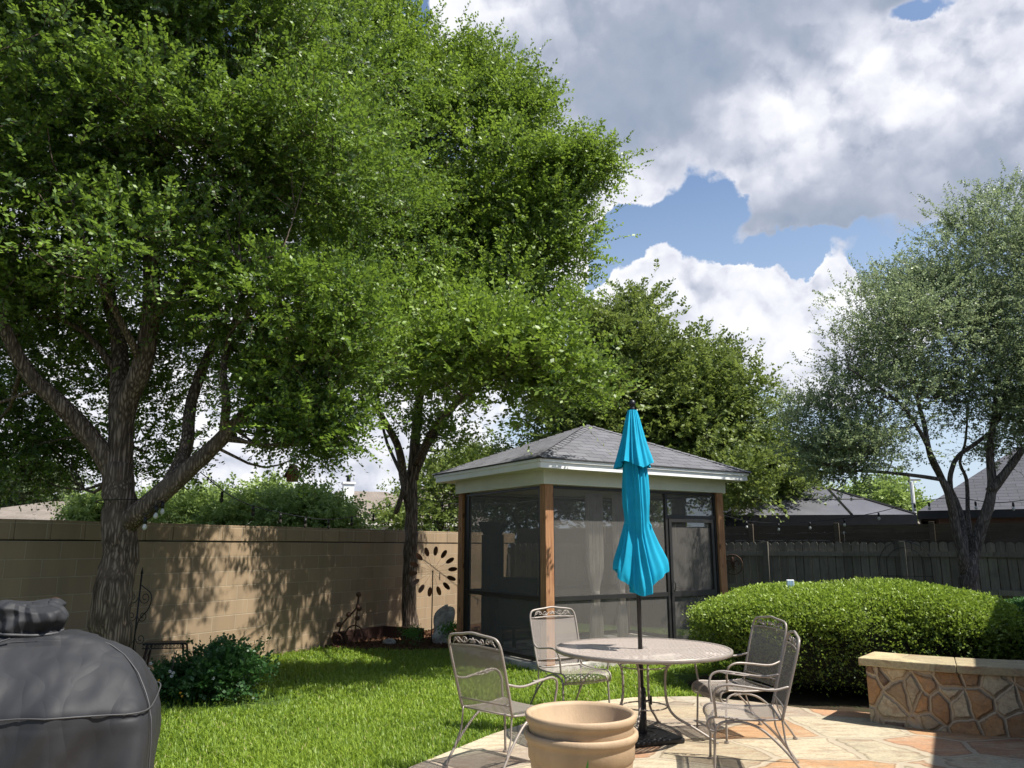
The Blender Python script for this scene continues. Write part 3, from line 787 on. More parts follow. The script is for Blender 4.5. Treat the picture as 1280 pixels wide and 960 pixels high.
spots = [((-.02, 6.15), (.68, .73), 'wrought iron mesh chair on the lawn side, its back towards us, behind the planters'),
         ((.60, 7.95), (.47, -.88), 'wrought iron mesh chair on the far left of the table facing us by the lawn'),
         ((1.93, 7.08), (-.97, -.23), 'wrought iron mesh chair right of the table, the farther one next to the hedge'),
         ((1.69, 6.0), (-.98, .19), 'wrought iron mesh chair right of the table in profile, the nearer one')]
lst = [chair0] + [None] * 3
for i in range(1, 4): lst[i] = copy_tree(chair0)
for o, ((x, y), f, lab) in zip(lst, spots):
    o.location = (x, y, .042); o.rotation_euler = (0, 0, math.atan2(f[1], f[0]) - math.pi / 2); o['label'] = lab; o.scale = (1, 1, .94)

# table
TX, TY = 1.13, 6.97; TR = .75; TZ = .72
tb = thing('patio_table', 'round taupe metal mesh patio table with curved legs and umbrella hole', 'table', (TX, TY, .04), .3)
V = []; F = []; UV = []; nr, na = 6, 64; rad = np.linspace(.03, TR - .015, nr)
for r_ in rad:
    for k in range(na): a_ = 2 * math.pi * k / na; V.append((r_ * math.cos(a_), r_ * math.sin(a_), TZ))
for i in range(nr - 1):
    for k in range(na):
        q = (i * na + k, i * na + (k + 1) % na, (i + 1) * na + (k + 1) % na, (i + 1) * na + k); F.append(q); UV.append([(V[j][0] * .42, V[j][1] * .30) for j in q])
b = MB(); b.add(V, F, uvs=UV); b.build('tabletop', M['tmesh'], tb)
b = MB(); b.lathe([(TR - .02, TZ + .003), (TR - .004, TZ + .006), (TR + .004, TZ), (TR + .004, TZ - .026), (TR - .006, TZ - .03), (TR - .012, TZ - .01), (TR - .02, TZ + .003)], n=80)
b.tube([(.035 * math.cos(a_), .035 * math.sin(a_), TZ + .002) for a_ in np.linspace(0, 2 * math.pi, 24)], .007, 6, False)
b.build('table_rim', M['metal'], tb, True)
b = MB()
for a_ in (0, math.pi / 3, 2 * math.pi / 3): b.tube([((TR - .01) * math.cos(a_), (TR - .01) * math.sin(a_), TZ - .012), (.04 * math.cos(a_), .04 * math.sin(a_), TZ - .012)], .006, 6); b.tube([(-(TR - .01) * math.cos(a_), -(TR - .01) * math.sin(a_), TZ - .012), (-.04 * math.cos(a_), -.04 * math.sin(a_), TZ - .012)], .006, 6)
b.build('crossbars', M['metal'], tb)
for k in range(4):
    a_ = math.pi / 4 + k * math.pi / 2 + .12; d = np.array([math.cos(a_), math.sin(a_), 0])
    P = [d * .50 + Z3 * (TZ - .02), d * .34 + Z3 * (TZ - .05), d * .22 + Z3 * (TZ - .13), d * .185 + Z3 * .5, d * .19 + Z3 * .3, d * .25 + Z3 * .19, d * .40 + Z3 * .11, d * .58 + Z3 * .012]
    b = MB(); b.tube(smooth_path(P, 6), .011, 8); lg = b.build('leg', M['metal'], tb, True)
    f = MB(); f.disc(d * .58, .024, .012, 14); f.build('foot', M['metal'], lg)
for r_, z_ in ((.20, .575), (.19, .25)):
    b = MB(); b.tube([(r_ * math.cos(a_), r_ * math.sin(a_), z_) for a_ in np.linspace(0, 2 * math.pi, 40)], .006, 6, False); b.build('ring', M['metal'], tb, True)

# umbrella base
ub = thing('umbrella_base', 'black square umbrella base plate with stem and clamp knob under the table', 'umbrella base', (TX - .03, TY - .06, .042), .35)
b = MB(); b.box((0, 0, .022), (.50, .50, .044)); b.build('plate', M['blackmetal'], ub, bevel=.012)
b = MB()
for r_ in (.20, .09): b.lathe([(r_, .045), (r_ + .006, .05), (r_ + .02, .05), (r_ + .026, .045)], n=48)
b.build('ring', M['blackmetal'], ub, True)
b = MB(); b.lathe([(.034, .044), (.034, .40), (.024, .41), (.024, .40)], n=20); b.build('stem', M['blackmetal'], ub, True)
b = MB(); b.tube([(.034, 0, .30), (.085, 0, .30)], .006, 8); b.tube([(.085, 0, .265), (.085, 0, .335)], .011, 8); b.build('knob', M['blackmetal'], ub)
# umbrella
um = thing('patio_umbrella', 'closed turquoise patio umbrella tied around its black pole above the table', 'umbrella', (TX - .03, TY - .06, .09))
zb = .09
b = MB(); b.tube([(0, 0, 0), (0, 0, 2.76)], .019, 14); b.build('pole', M['blackmetal'], um, True)
b = MB(); b.lathe([(.0005, 2.74), (.022, 2.74), (.024, 2.765), (.014, 2.775), (.026, 2.79), (.03, 2.81), (.024, 2.833), (.0005, 2.845)], n=16); b.build('finial', M['blackmetal'], um, True)
def canopy(name, zs, rs, amps, hem, ph, lobes=8, nz=70, na=192):
    V = []; F = []
    zs = np.array(zs) - zb
    for i in range(nz + 1):
        t = i / nz; 
        for k in range(na):
            th = 2 * math.pi * k / na
            hm = hem(th); z = zs[0] + (zs[-1] + hm - zs[0]) * t
            zq = zs[0] + (zs[-1] - zs[0]) * t
            r = np.interp(-zq, -zs, rs); am = np.interp(-zq, -zs, amps)
            w_ = th * lobes + ph + .5 * math.sin(3 * th + zq * 2.5) + .5 * math.sin(zq * 3)
            sw = (w_ / (2 * math.pi)) % 1.0; fold = (sw / .8 if sw < .8 else (1 - sw) / .2) * 2 - 1.1 + .12 * math.sin(2.3 * w_ + 9 * zq)
            asym = 1 + .10 * math.sin(th + 1 + zq)
            rr = max(.021, r * asym * (1 + am * fold + .05 * math.sin(19 * th + 5 * zq)))
            V.append((rr * math.cos(th), rr * math.sin(th), z))
    for i in range(nz):
        for k in range(na): k2 = (k + 1) % na; F.append((i * na + k, (i + 1) * na + k, (i + 1) * na + k2, i * na + k2))
    b = MB(); b.add(V, F); return b.build(name, M['teal'], um, True)
cn = canopy('canopy', [2.78, 2.5, 2.31, 2.1, 1.95, 1.85, 1.80, 1.72, 1.58, 1.46, 1.40, 1.34], [.03, .078, .098, .104, .104, .099, .096, .112, .145, .180, .192, .190], [.08, .12, .17, .2, .2, .16, .15, .2, .24, .26, .28, .32], lambda th: -.02 + .11 * math.cos(2 * th), .6, lobes=6)
canopy('vent_cap', [2.835, 2.76, 2.6, 2.45, 2.36], [.04, .06, .092, .128, .152], [.06, .10, .15, .2, .24], lambda th: -.03 + .03 * math.cos(3 * th + .6), 1.2, lobes=7, nz=30)
b = MB(); b.lathe([(.083, 1.80 - zb), (.094, 1.805 - zb), (.094, 1.845 - zb), (.083, 1.85 - zb)], n=40)
b.tube(smooth_path([(.09, -.03, 1.83 - zb), (.12, -.05, 1.80 - zb), (.115, -.05, 1.74 - zb), (.135, -.05, 1.70 - zb)], 4), .008, 6); b.build('strap', M['teal'], cn, True)

# planters (one inside the other)
def pot(name, label, c, R0, Hh, z0, grp):
    o = thing(name, label, 'planter', (c[0], c[1], z0), 0, grp)
    s_ = R0
    P = [(.001, .0), (s_ * .66, 0), (s_ * .70, .02), (s_ * .90, Hh - .15), (s_ * .905, Hh - .145), (s_ * .925, Hh - .14), (s_ * .935, Hh - .07), (s_ * .945, Hh - .05), (s_ * .98, Hh - .045), (s_, Hh - .025), (s_ * .995, Hh - .008), (s_ * .97, Hh), (s_ * .92, Hh - .005), (s_ * .89, Hh - .02), (s_ * .86, Hh - .12), (s_ * .845, Hh - .125), (s_ * .62, .06), (.001, .05)]
    b = MB(); b.lathe(P, n=72); b.build('pot_body', M['pot'], o, True); return o
PC = (.385, 4.6)
pot('planter', 'large sand coloured round planter on the patio, the lower of two nested ones', PC, .318, .58, .042, 'nested planters on the patio')
pot('planter', 'sand coloured round planter sitting inside another, the upper of the two', PC, .312, .56, .042 + .112, 'nested planters on the patio')

# spiky plant just showing at the bottom edge
pp = gnd(722, 985, .5)
sp_ = thing('potted_plant', 'green leafy plant in front of the nested planters, only its tips showing', 'plant', (pp[0], pp[1], .04))
b = MB(); b.lathe([(.001, 0), (.10, 0), (.14, .26), (.15, .28), (.135, .28), (.12, .24), (.001, .24)], n=32); b.build('pot', M['pot'], sp_, True)
V = []; 
for k in range(16):
    a_ = k * 2.399; tl = .25 + .12 * (k % 4) / 3; le = R(84 - 3.2 * k); d = np.array([math.cos(a_) * math.cos(le), math.sin(a_) * math.cos(le), math.sin(le)]); s_ = unit(np.cross(d, Z3 + .01)); h0 = np.array([0, 0, .24]); w_ = .022
    for q in range(4):
        t0, t1 = q / 4, (q + 1) / 4; wf = lambda t: w_ * (math.sin(math.pi * min(1, t * .9 + .12)) ** .7 if t < 1 else 0.0)
        dr = lambda t: h0 + d * tl * t + np.array([0, 0, -.10 * t * t]) * math.cos(le)
        V.append([dr(t0) - s_ * wf(t0), dr(t0) + s_ * wf(t0), dr(t1) + s_ * wf(t1), dr(t1) - s_ * wf(t1)])
o = quads_object('leaves', np.array(V), rng.uniform(.3, 1, len(V)), M['plant'], sp_)

# covered grill
gc = thing('covered_grill', 'outdoor grill under a wrinkled dark grey cover with a bunched round top', 'grill', (-2.01, 3.2, .04), R(20))
KEYS = np.array([(0.0, .57, .37, 9, 0), (.35, .57, .37, 9, 0), (.80, .56, .36, 9, 0), (.925, .56, .36, 9, 0), (.985, .55, .345, 8, 0), (1.09, .49, .25, 6, .01), (1.16, .42, .17, 5, .02), (1.195, .36, .13, 4, .03), (1.22, .26, .118, 3.4, .06), (1.235, .16, .112, 3, .09), (1.238, .110, .104, 2.4, .075), (1.262, .114, .108, 2.4, .07), (1.30, .126, .12, 2.4, .07), (1.335, .122, .115, 2.4, .07), (1.352, .095, .09, 2.2, .07), (1.356, .05, .05, 2, .07), (1.355, .001, .001, 2, .07)])
def cover_point(t, th, out=0.0):
    kk = np.linspace(0, 1, len(KEYS)); z, hx, hy, ex, cx_ = [np.interp(t, kk, KEYS[:, j]) for j in range(5)]
    c, s_ = math.cos(th), math.sin(th); r = (abs(c) ** ex + abs(s_) ** ex) ** (-1 / ex); q = t * (len(KEYS) - 1)
    x, y = hx * r * c, hy * r * s_
    tri = lambda w: abs((w / math.pi) % 2 - 1) * 2 - 1
    if q < 9.5:
        lo = min(1, max(0, (1.16 - z) / .3))
        wv = (.020 * tri(7 * x * 3 + 3 * z + 1.5 * math.sin(5 * z)) + .008 * tri(47 * x + 9 * math.sin(3 * z)) + .016 * tri(13 * x - 11 * z + 1)) * (.25 + .75 * lo)
        n_ = math.hypot(c, s_); x += wv * c * .4; y += wv * s_
        z += .006 * tri(9 * x + 4 * y) * (1 if .95 < z < 1.22 else 0)
    else:
        f_ = min(1, (q - 9.5) / 1.5) * (1 if q < 14.5 else .4)
        wv = f_ * (.010 * math.sin(3 * th + 22 * z) + .007 * math.sin(60 * z + 2 * math.sin(2 * th)) + .005 * tri(16 * th + 6 * math.sin(9 * z)) + .004 * math.sin(9 * th - 50 * z))
        x += wv * c; y += wv * s_; z += f_ * .012 * math.sin(2 * th + .6)
    return (x + cx_ + out * c, y + out * s_, z + out * .3)
V = []; F = []; nz, na = 130, 260
for i in range(nz + 1):
    for k in range(na): V.append(cover_point(i / nz, 2 * math.pi * k / na))
for i in range(nz):
    for k in range(na): k2 = (k + 1) % na; F.append((i * na + k, i * na + k2, (i + 1) * na + k2, (i + 1) * na + k))
b = MB(); b.add(V, F); cv = b.build('cover', M['cover'], gc, True)
tx = bpy.data.textures.new('wrinkle', 'MUSGRAVE'); tx.noise_scale = .19
d = cv.modifiers.new('wrinkle', 'DISPLACE'); d.texture = tx; d.strength = .010; d.mid_level = .5
b = MB(); b.tube([cover_point(3.75 / 16, 2 * math.pi * k / 90, .016) for k in range(91)], .0032, 5, False)
b.tube([cover_point(t, -1.75, .015) for t in np.linspace(1.0 / 16, 8.6 / 16, 40)], .0030, 5, False)
b.tube([cover_point(t, -.60, .012) for t in np.linspace(1.0 / 16, 7.5 / 16, 30)], .0030, 5, False)
b.tube([cover_point(10.2 / 16, 2 * math.pi * k / 50, .004) for k in range(51)], .006, 6, False)
b.build('seam', simple('seam_piping', (.05, .05, .053), .6), gc, True)

gb = at(68, 757, 4.3)
gl = thing('garden_globe', 'dark openwork metal globe peeking over the top of the grill cover', 'ornament', (gb[0], gb[1], 0))
b = MB()
for k in range(7):
    a_ = math.pi * k / 7; b.tube([(.038 * math.cos(t) * math.cos(a_), .038 * math.cos(t) * math.sin(a_), gb[2] + .038 * math.sin(t)) for t in np.linspace(0, 2 * math.pi, 24)], .005, 5, False)
for z_ in (-.02, 0, .02): rr = math.sqrt(.038 ** 2 - z_ ** 2); b.tube([(rr * math.cos(t), rr * math.sin(t), gb[2] + z_) for t in np.linspace(0, 2 * math.pi, 20)], .004, 5, False)
b.build('globe', M['iron'], gl, True)
b = MB(); b.tube([(0, 0, 0), (0, 0, gb[2] - .035)], .008, 8); b.build('stake', M['iron'], gl)

# ================================================================== GARDEN ORNAMENTS
bs = at(366, 590, 9.6)
bh = thing('birdhouse', 'small red brown pointed birdhouse hanging from the elm branch', 'birdhouse', (bs[0], bs[1], bs[2] - .12), -.2)
b = MB(); w_, d_, e_ = .055, .05, .12
b.add([(-w_, -d_, 0), (w_, -d_, 0), (w_, -d_, e_ * .62), (0, -d_, .2), (-w_, -d_, e_ * .62), (-w_, d_, 0), (w_, d_, 0), (w_, d_, e_ * .62), (0, d_, .2), (-w_, d_, e_ * .62)], [(0, 1, 2, 3, 4), (9, 8, 7, 6, 5), (0, 5, 6, 1), (1, 6, 7, 2), (4, 9, 5, 0)]); b.build('box', M['birdwood'], bh)
for s_ in (-1, 1):
    b = MB(); p = np.array([0, 0, .215]); q = np.array([s_ * .088, 0, .055]); e1 = unit(q - p); b.box((p + q) / 2, (np.linalg.norm(q - p), .13, .01), [e1, Y3, np.cross(e1, Y3)]); b.build('roof_panel', M['darkwood'], bh)
b = MB(); b.disc((0, 0, 0), .014, .004, 12); hole = b.build('entrance_hole', M['gap'], bh); hole.location = (0, -d_ - .001, .10); hole.rotation_euler = (R(90), 0, 0)
b = MB(); b.tube([(0, 0, .21), (0, 0, .75)], .002, 5); b.build('hanger', M['blackmetal'], bh)

# wall spinner
spn = at(541, 714, 13.3)
ws = thing('wind_spinner', 'tall wind spinner with a ring of oval copper discs beside the far tree', 'wind spinner', (spn[0], spn[1], .03), ang - math.pi / 2 + .6)
b = MB(); b.tube([(0, 0, 0), (0, 0, spn[2] - .03)], .009, 8); b.tube([(0, -.08, spn[2] - .03), (0, .02, spn[2] - .03)], .012, 8); b.build('pole', M['blackmetal'], ws)
for ring, (rr, dy, n_) in enumerate(((.335, -.05, 14),)):
    for k in range(n_):
        a_ = 2 * math.pi * k / n_ + .1; c = np.array([rr * math.cos(a_), dy, spn[2] - .03 + rr * math.sin(a_)])
        rd = np.array([math.cos(a_), 0, math.sin(a_)]); tg = np.cross(Y3, rd); tg2 = unit(tg * .75 + Y3 * .6)
        V = [c]; 
        for q in range(14):
            t = 2 * math.pi * q / 14; V.append(c + rd * .078 * math.cos(t) + tg2 * .045 * math.sin(t))
        nn = np.cross(rd, tg2) * .004
        b = MB(); b.add([v + nn for v in V[1:]] + [v - nn for v in V[1:]], [tuple(range(14)), tuple(range(27, 13, -1))] + [(q, 14 + q, 14 + (q + 1) % 14, (q + 1) % 14) for q in range(14)]); b.build('disc', M['copper'], ws)
b = MB()
for k in range(14):
    a_ = 2 * math.pi * k / 14 + .1; z0 = spn[2] - .03; b.tube([(0, -.05, z0), (.27 * math.cos(a_), -.05, z0 + .27 * math.sin(a_))], .0014, 5)
b.build('spokes', M['blackmetal'], ws)

# iron scroll trellis by the elm trunk
tp = at(163, 835, 8.9)
tr = thing('iron_trellis', 'black iron scroll trellis standing behind the big elm trunk', 'trellis', (tp[0], tp[1], 0), ang - math.pi / 2 + .3)
b = MB(); b.tube([(0, 0, 0), (.03, 0, 1.32)], .009, 6); b.tube([(.03, 0, 1.32), (.031, 0, 1.39)], [.016, .002], 6)
for z_, r_ in ((1.06, .07), (.86, .06), (.62, .06), (.40, .05), (.20, .05)):
    for s_ in (1, -1):
        b.tube(spiral((.02 + s_ * (r_ + .01), 0, z_), r_, 1.4 * s_, math.pi if s_ > 0 else 0, X3, Z3), .0045, 5)
b.tube(smooth_path([(.03, 0, 1.2), (.17, 0, 1.1), (.16, 0, .95), (.05, 0, .82), (.02, 0, .7)], 5), .006, 6)
b.build('scrolls', M['blackmetal'], tr, True)

# metal plant stand
bp = gnd(208, 838, 0.0); bp = np.array([at(209, 806, 9.7)[0], 9.7, 0])
st = thing('plant_stand', 'dark cast iron stand with a pierced top poking above the leafy bush', 'plant stand', bp, .15)
b = MB(); b.box((0, 0, .485), (.50, .24, .022))
for k in range(12): 
    x_ = -.23 + k * .042; b.tube(spiral((x_, -.12, .455), .019, 1, 0, X3, Z3, 10), .004, 5)
b.tube([(-.25, -.12, .435), (.25, -.12, .435)], .007, 6); b.build('top', M['blackmetal'], st, bevel=.004)
for sx in (-1, 1):
    for sy in (-1, 1):
        b = MB(); b.tube([(sx * .2, sy * .09, .48), (sx * .27, sy * .12, 0)], .013, 6); b.build('leg', M['iron'], st)

# tricycle planter sculpture
op = at(437, 790, 13.05)
oc = thing('tricycle_sculpture', 'rusty iron tricycle ornament leaning at the foot of the block wall', 'ornament', (op[0], op[1], .03), ang - math.pi / 2 + .2)
def wheel(c, r, name='wheel'):
    b = MB(); c = np.array(c); b.tube([c + X3 * r * math.cos(t) + Z3 * r * math.sin(t) for t in np.linspace(0, 2 * math.pi, 24)], .012, 6, False)
    for k in range(6): b.tube([c, c + X3 * r * math.cos(k * 1.047) + Z3 * r * math.sin(k * 1.047)], .004, 4)
    b.build(name, M['iron'], oc, True)
wheel((.09, 0, .17), .165); wheel((-.20, -.05, .10), .095); wheel((-.20, .12, .10), .095)
b = MB(); b.tube(smooth_path([(-.22, 0, .12), (-.16, 0, .32), (-.02, 0, .48), (.10, 0, .60), (.14, 0, .78)], 4), .014, 6); b.tube([(.14, 0, .74), (.09, 0, .17)], .012, 6)
for q in ((-.2, 0, .34), (.13, 0, .45), (.16, 0, .6), (.14, 0, .82), (-.03, 0, .5)):
    b.lathe([(.001, -.045), (.035, -.03), (.045, 0), (.035, .03), (.001, .045)], q, 10)
b.tube([(-.2, -.05, .1), (-.2, .12, .1)], .008, 6)
b.build('frame', M['iron'], oc, True)

def rock(name, label, c, s_, seed, mat, rot=0.0, grp=None):
    r2 = np.random.default_rng(seed); b = MB(); n1, n2 = 14, 20; V = []; F = []; ph = r2.uniform(0, 6, 8)
    for i in range(n1 + 1):
        for k in range(n2):
            t = math.pi * i / n1; a_ = 2 * math.pi * k / n2; m_ = 1 + .16 * math.sin(2 * a_ + ph[0] + 2 * t) + .1 * math.sin(4 * a_ + ph[1]) * math.sin(t) + .08 * math.sin(5 * t + ph[2] + a_)
            V.append((s_[0] * m_ * math.sin(t) * math.cos(a_), s_[1] * m_ * math.sin(t) * math.sin(a_), s_[2] * (.85 + m_ * math.cos(t))))
    for i in range(n1):
        for k in range(n2): k2 = (k + 1) % n2; F.append((i * n2 + k, (i + 1) * n2 + k, (i + 1) * n2 + k2, i * n2 + k2))
    b.add(V, F); o = b.build(name, mat, None, True); o.location = [float(x) for x in c]; o.rotation_euler = (0, rot, random.uniform(0, 3)); return tag(o, label, 'rock', grp)
q = at(549, 795, 13.9); rock('boulder', 'tall grey boulder with pale streaks behind the wind spinner pole', (q[0], q[1], .05), (.17, .11, .29), 3, M['rock'], .25)
q = at(551, 800, 13.4); rock('garden_stone', 'pale white round stone at the foot of the wind spinner', (q[0], q[1], .03), (.14, .12, .15), 5, simple('pale_stone', (.5, .48, .44), .9, var=.3, scale=14, bump=.4), 0)
q = at(486, 805, 13.35); rock('garden_stone', 'small flat pale stone lying in the mulch near the tricycle ornament', (q[0], q[1], .03), (.15, .1, .05), 8, M['rock'], 0)
# rusty edging box round the far tree
q = at(497, 800, 14.1)
ed = thing('timber_edging', 'dark red timber edging around the trunk of the far tree', 'edging', (q[0], q[1], .03), ang + math.pi / 2)
b = MB(); b.box((-.1, .0, .11), (.9, .05, .2)); b.box((0, .0, .0), (.01, .01, .01)); b.build('board', M['darkwood'], ed, bevel=.004)
ed2 = MB(); ed2.box((.33, .65, .11), (.05, 1.25, .2)); ed2.build('board', M['darkwood'], ed, bevel=.004)

# mulch bed
bed = [(-3.05, 13.05), (-2.3, 12.75), (-1.2, 12.75), (-.85, 12.9), (.8, 15.6), (-.1, 18.0)]
sheet('mulch_bed', bed[::-1], .025, M['mulch'])
def inpoly(P, poly):
    x, y = P[:, 0], P[:, 1]; ins = np.zeros(len(P), bool); n = len(poly); j = n - 1
    for i in range(n):
        xi, yi = poly[i]; xj, yj = poly[j]
        c = ((yi > y) != (yj > y)) & (x < (xj - xi) * (y - yi) / (yj - yi + 1e-12) + xi); ins ^= c; j = i
    return ins
P = rng.uniform((-3.1, 12.7), (.8, 16), (9000, 2)); P = P[inpoly(P, bed)]
c = np.column_stack([P, rng.uniform(.03, .05, len(P))]); d1 = unit(rng.normal(size=(len(P), 3)) * [1, 1, .3]); d2 = unit(np.cross(d1, rng.normal(size=(len(P), 3)))); l_ = rng.uniform(.02, .05, (len(P), 1))
o = quads_object('mulch_chips', np.stack([c - d1 * l_ - d2 * l_ * .3, c + d1 * l_ - d2 * l_ * .3, c + d1 * l_ + d2 * l_ * .3, c - d1 * l_ + d2 * l_ * .3], 1), rng.uniform(0, 1, len(P)), M['mulch'])
tag(o, 'reddish bark mulch chips in the bed against the block wall', 'mulch', kind='stuff')

# fleur-de-lis plaque and wire arch on the fence
def fpt(s_): return F0 + FU * s_ - WU * .10
sx = 4.55
q = at(911, 706, 15.4); s_ = float(np.dot(q[:2] - F0, FU))
fl = thing('wall_plaque', 'round dark iron plaque with a lily motif hung on the picket fence', 'plaque', (*fpt(s_), q[2]), fang)
b = MB(); b.tube([(.19 * math.cos(t), 0, .19 * math.sin(t)) for t in np.linspace(0, 2 * math.pi, 36)], .010, 6, False)
b.tube([(0, 0, .17), (.0, 0, .12), (0, 0, .02), (0, 0, -.13)], [.004, .03, .02, .004], 8)
for s2 in (-1, 1):
    b.tube(smooth_path([(s2 * .01, 0, -.02), (s2 * .05, 0, .06), (s2 * .10, 0, .08), (s2 * .125, 0, .03), (s2 * .10, 0, .0)], 4), .012, 6)
    b.tube(smooth_path([(s2 * .01, 0, -.04), (s2 * .05, 0, -.09), (s2 * .09, 0, -.10)], 4), .009, 6)
b.tube([(-.06, 0, -.03), (.06, 0, -.03)], .012, 6); b.build('plaque_ironwork', M['iron'], fl, True)
q = at(1129, 684, 14.1); s_ = float(np.dot(q[:2] - F0, FU))
ta = thing('wire_arch', 'thin dark wire arch trellis fixed to the picket fence left of the oak', 'trellis', (*fpt(s_), 0), fang)
b = MB(); zt = 1.72
for r_ in (.42, .30): b.tube([(-r_, -.02, .3)] + [(r_ * math.cos(t), -.02, zt - .42 + r_ * math.sin(t)) for t in np.linspace(math.pi, 0, 18)] + [(r_, -.02, .3)], .006, 5)
for z_ in (1.1, .8, .5): b.tube([(-.42, -.02, z_), (.42, -.02, z_)], .004, 5)
b.build('wires', M['blackmetal'], ta)

# gauge standing in hedge
q = at(988, 731, 9.25)
rg = thing('rain_gauge', 'small blue and white striped gauge sticking out of the hedge top', 'gauge', (q[0], q[1], 0))
b = MB(); b.tube([(0, 0, 0), (0, 0, q[2])], .006, 6); b.build('stake', M['blackmetal'], rg)
b = MB(); b.box((0, 0, q[2] + .0), (.085, .03, .115)); b.build('gauge_body', M['white'], rg, bevel=.006)
b = MB()
for k in range(4): b.box((-.028 + k * .019, -.0165, q[2]), (.009, .003, .10))
b.build('stripes', M['bluewhite'], rg)

# ================================================================== STRING LIGHTS
def string(label, pts, bulbs, sagseg=6, mat='bulb', hang=.06, extra_wire=None):
    P = smooth_path(pts, 6); o0 = P[0]
    t = thing('string_lights', label, 'string lights', o0)
    b = MB(); b.tube(P, .006, 5)
    if extra_wire is not None: b.tube(extra_wire, .006, 5)
    b.build('wire', M['blackmetal'], t, origin=o0)
    for q in bulbs:
        q = np.array(q)
        sb = MB(); sb.lathe([(.001, 0), (.014, 0), (.018, -.03), (.018, -.07), (.001, -.07)], q + [0, 0, -.01], 10); s1 = sb.build('socket', M['blackmetal'], t, True, origin=o0)
        gb_ = MB(); gb_.lathe([(.010, -.07), (.015, -.082), (.023, -.10), (.021, -.118), (.010, -.132), (.001, -.134)], q + [0, 0, -.01], 12); gb_.build('bulb', M[mat], s1, True, origin=o0)
pts = [at(250, 590, 8.6), at(292, 622, 9.3), at(333, 637, 10.0), at(400, 649, 11.4), at(441, 646, 12.5), at(466, 640, 13.2), at(503, 625, 14.2)]
string('string of bulbs sagging between the big elm and the far tree above the wall', pts, [at(278, 613, 9.1), at(317, 631, 9.7), at(351, 641, 10.4), at(382, 647, 11.0), at(411, 649, 11.7), at(440, 646, 12.5), at(467, 641, 13.2)], mat='gap')
wrap = [np.array([at(150, 632, 8.3)[0] + .235 * math.cos(t), 8.3 + .235 * math.sin(t), at(150, 632, 8.3)[2] + .01 * t]) for t in np.linspace(0, 2 * math.pi, 24)]
string('short run of bulbs wrapped round the fork of the big elm trunk', [at(172, 630, 8.15), at(182, 644, 8.1), at(196, 630, 8.1), at(210, 622, 8.2), at(240, 598, 8.4)], [at(182, 645, 8.1), at(196, 631, 8.1), at(204, 626, 8.15)], extra_wire=wrap)
string('string of dark bulbs seen through the side screen of the gazebo', [at(524, 622, 14.3), at(560, 629, 15.0), at(600, 630, 15.6), at(640, 629, 16.2), at(700, 622, 17.2)], [at(600, 630, 15.6), at(637, 629, 16.15), at(668, 627, 16.7), at(553, 628, 14.9)], mat='gap')
string('string of clear bulbs sagging along the top of the picket fence', [at(900, 643, 14.8), at(933, 651, 14.6), at(973, 654, 14.4), at(1012, 652, 14.2), at(1055, 648, 14.0), at(1098, 640, 13.8), at(1143, 629, 13.5), at(1190, 622, 12.8), at(1240, 628, 12.6), at(1280, 625, 12.5), at(1330, 615, 12.4)],
       [at(933, 651, 14.6), at(973, 654, 14.4), at(1012, 652, 14.2), at(1055, 648, 14.0), at(1098, 640, 13.8), at(1143, 629, 13.5), at(1161, 627, 13.2), at(1219, 626, 12.7), at(1240, 628, 12.6), at(1266, 627, 12.5)])

# ================================================================== NEIGHBOURING BUILDINGS
def quad_uv(b, P):
    P = [np.asarray(p, float) for p in P]; e = unit(P[1] - P[0]); n = unit(np.cross(P[1] - P[0], P[-1] - P[0])); f = np.cross(n, e)
    b.add(P, [tuple(range(len(P)))], uvs=[[(np.dot(p - P[0], e), np.dot(p - P[0], f)) for p in P]])
def hip_house(name, label, cx_, cy_, w, d, ze, zr, rot, ridge, roofm, wallm, cat='house', over=.4):
    t = thing(name, label, cat, (cx_, cy_, 0), rot)
    b = MB(); b.box((0, 0, ze / 2), (w, d, ze)); b.build('wall', wallm, t)
    X, Y = w / 2 + over, d / 2 + over; r = ridge / 2
    c = [(-X, -Y, ze), (X, -Y, ze), (X, Y, ze), (-X, Y, ze)]; r0, r1 = (-r, 0, zr), (r, 0, zr)
    b = MB(); quad_uv(b, [c[0], c[1], r1, r0]); quad_uv(b, [c[1], c[2], r1]); quad_uv(b, [c[2], c[3], r0, r1]); quad_uv(b, [c[3], c[0], r0]); b.add([np.array(p) - [0, 0, .02] for p in c], [(3, 2, 1, 0)], uvs=[[(0, 0)] * 4])
    rf = b.build('roof', roofm, t)
    b = MB()
    for (p, q) in ((c[0], c[1]), (c[1], c[2]), (c[2], c[3]), (c[3], c[0])):
        p = np.array(p); q = np.array(q); e = unit(q - p); b.box((p + q) / 2 + [0, 0, -.12], (np.linalg.norm(q - p) + .02, .05, .2), [e, np.cross(Z3, e), Z3])
    b.build('gutter', M['blackmetal'] if roofm != M['shingle2'] else M['stucco'], t)
    return t, rf
# far left roof
ga = at(45, 640, 40)
hip_house('house', 'far house at the left edge with a low tan shingle roof beyond the wall', -12.3, 23.5, 7, 6, 2.2, 2.95, R(4), 3.2, M['shingle2'], M['stucco'])
for dx in (0, .9):
    q = at(20 + dx * 20, 650, 39.0); b = MB(); b.box((0, 0, 0), (.1, .1, 1.0)); 
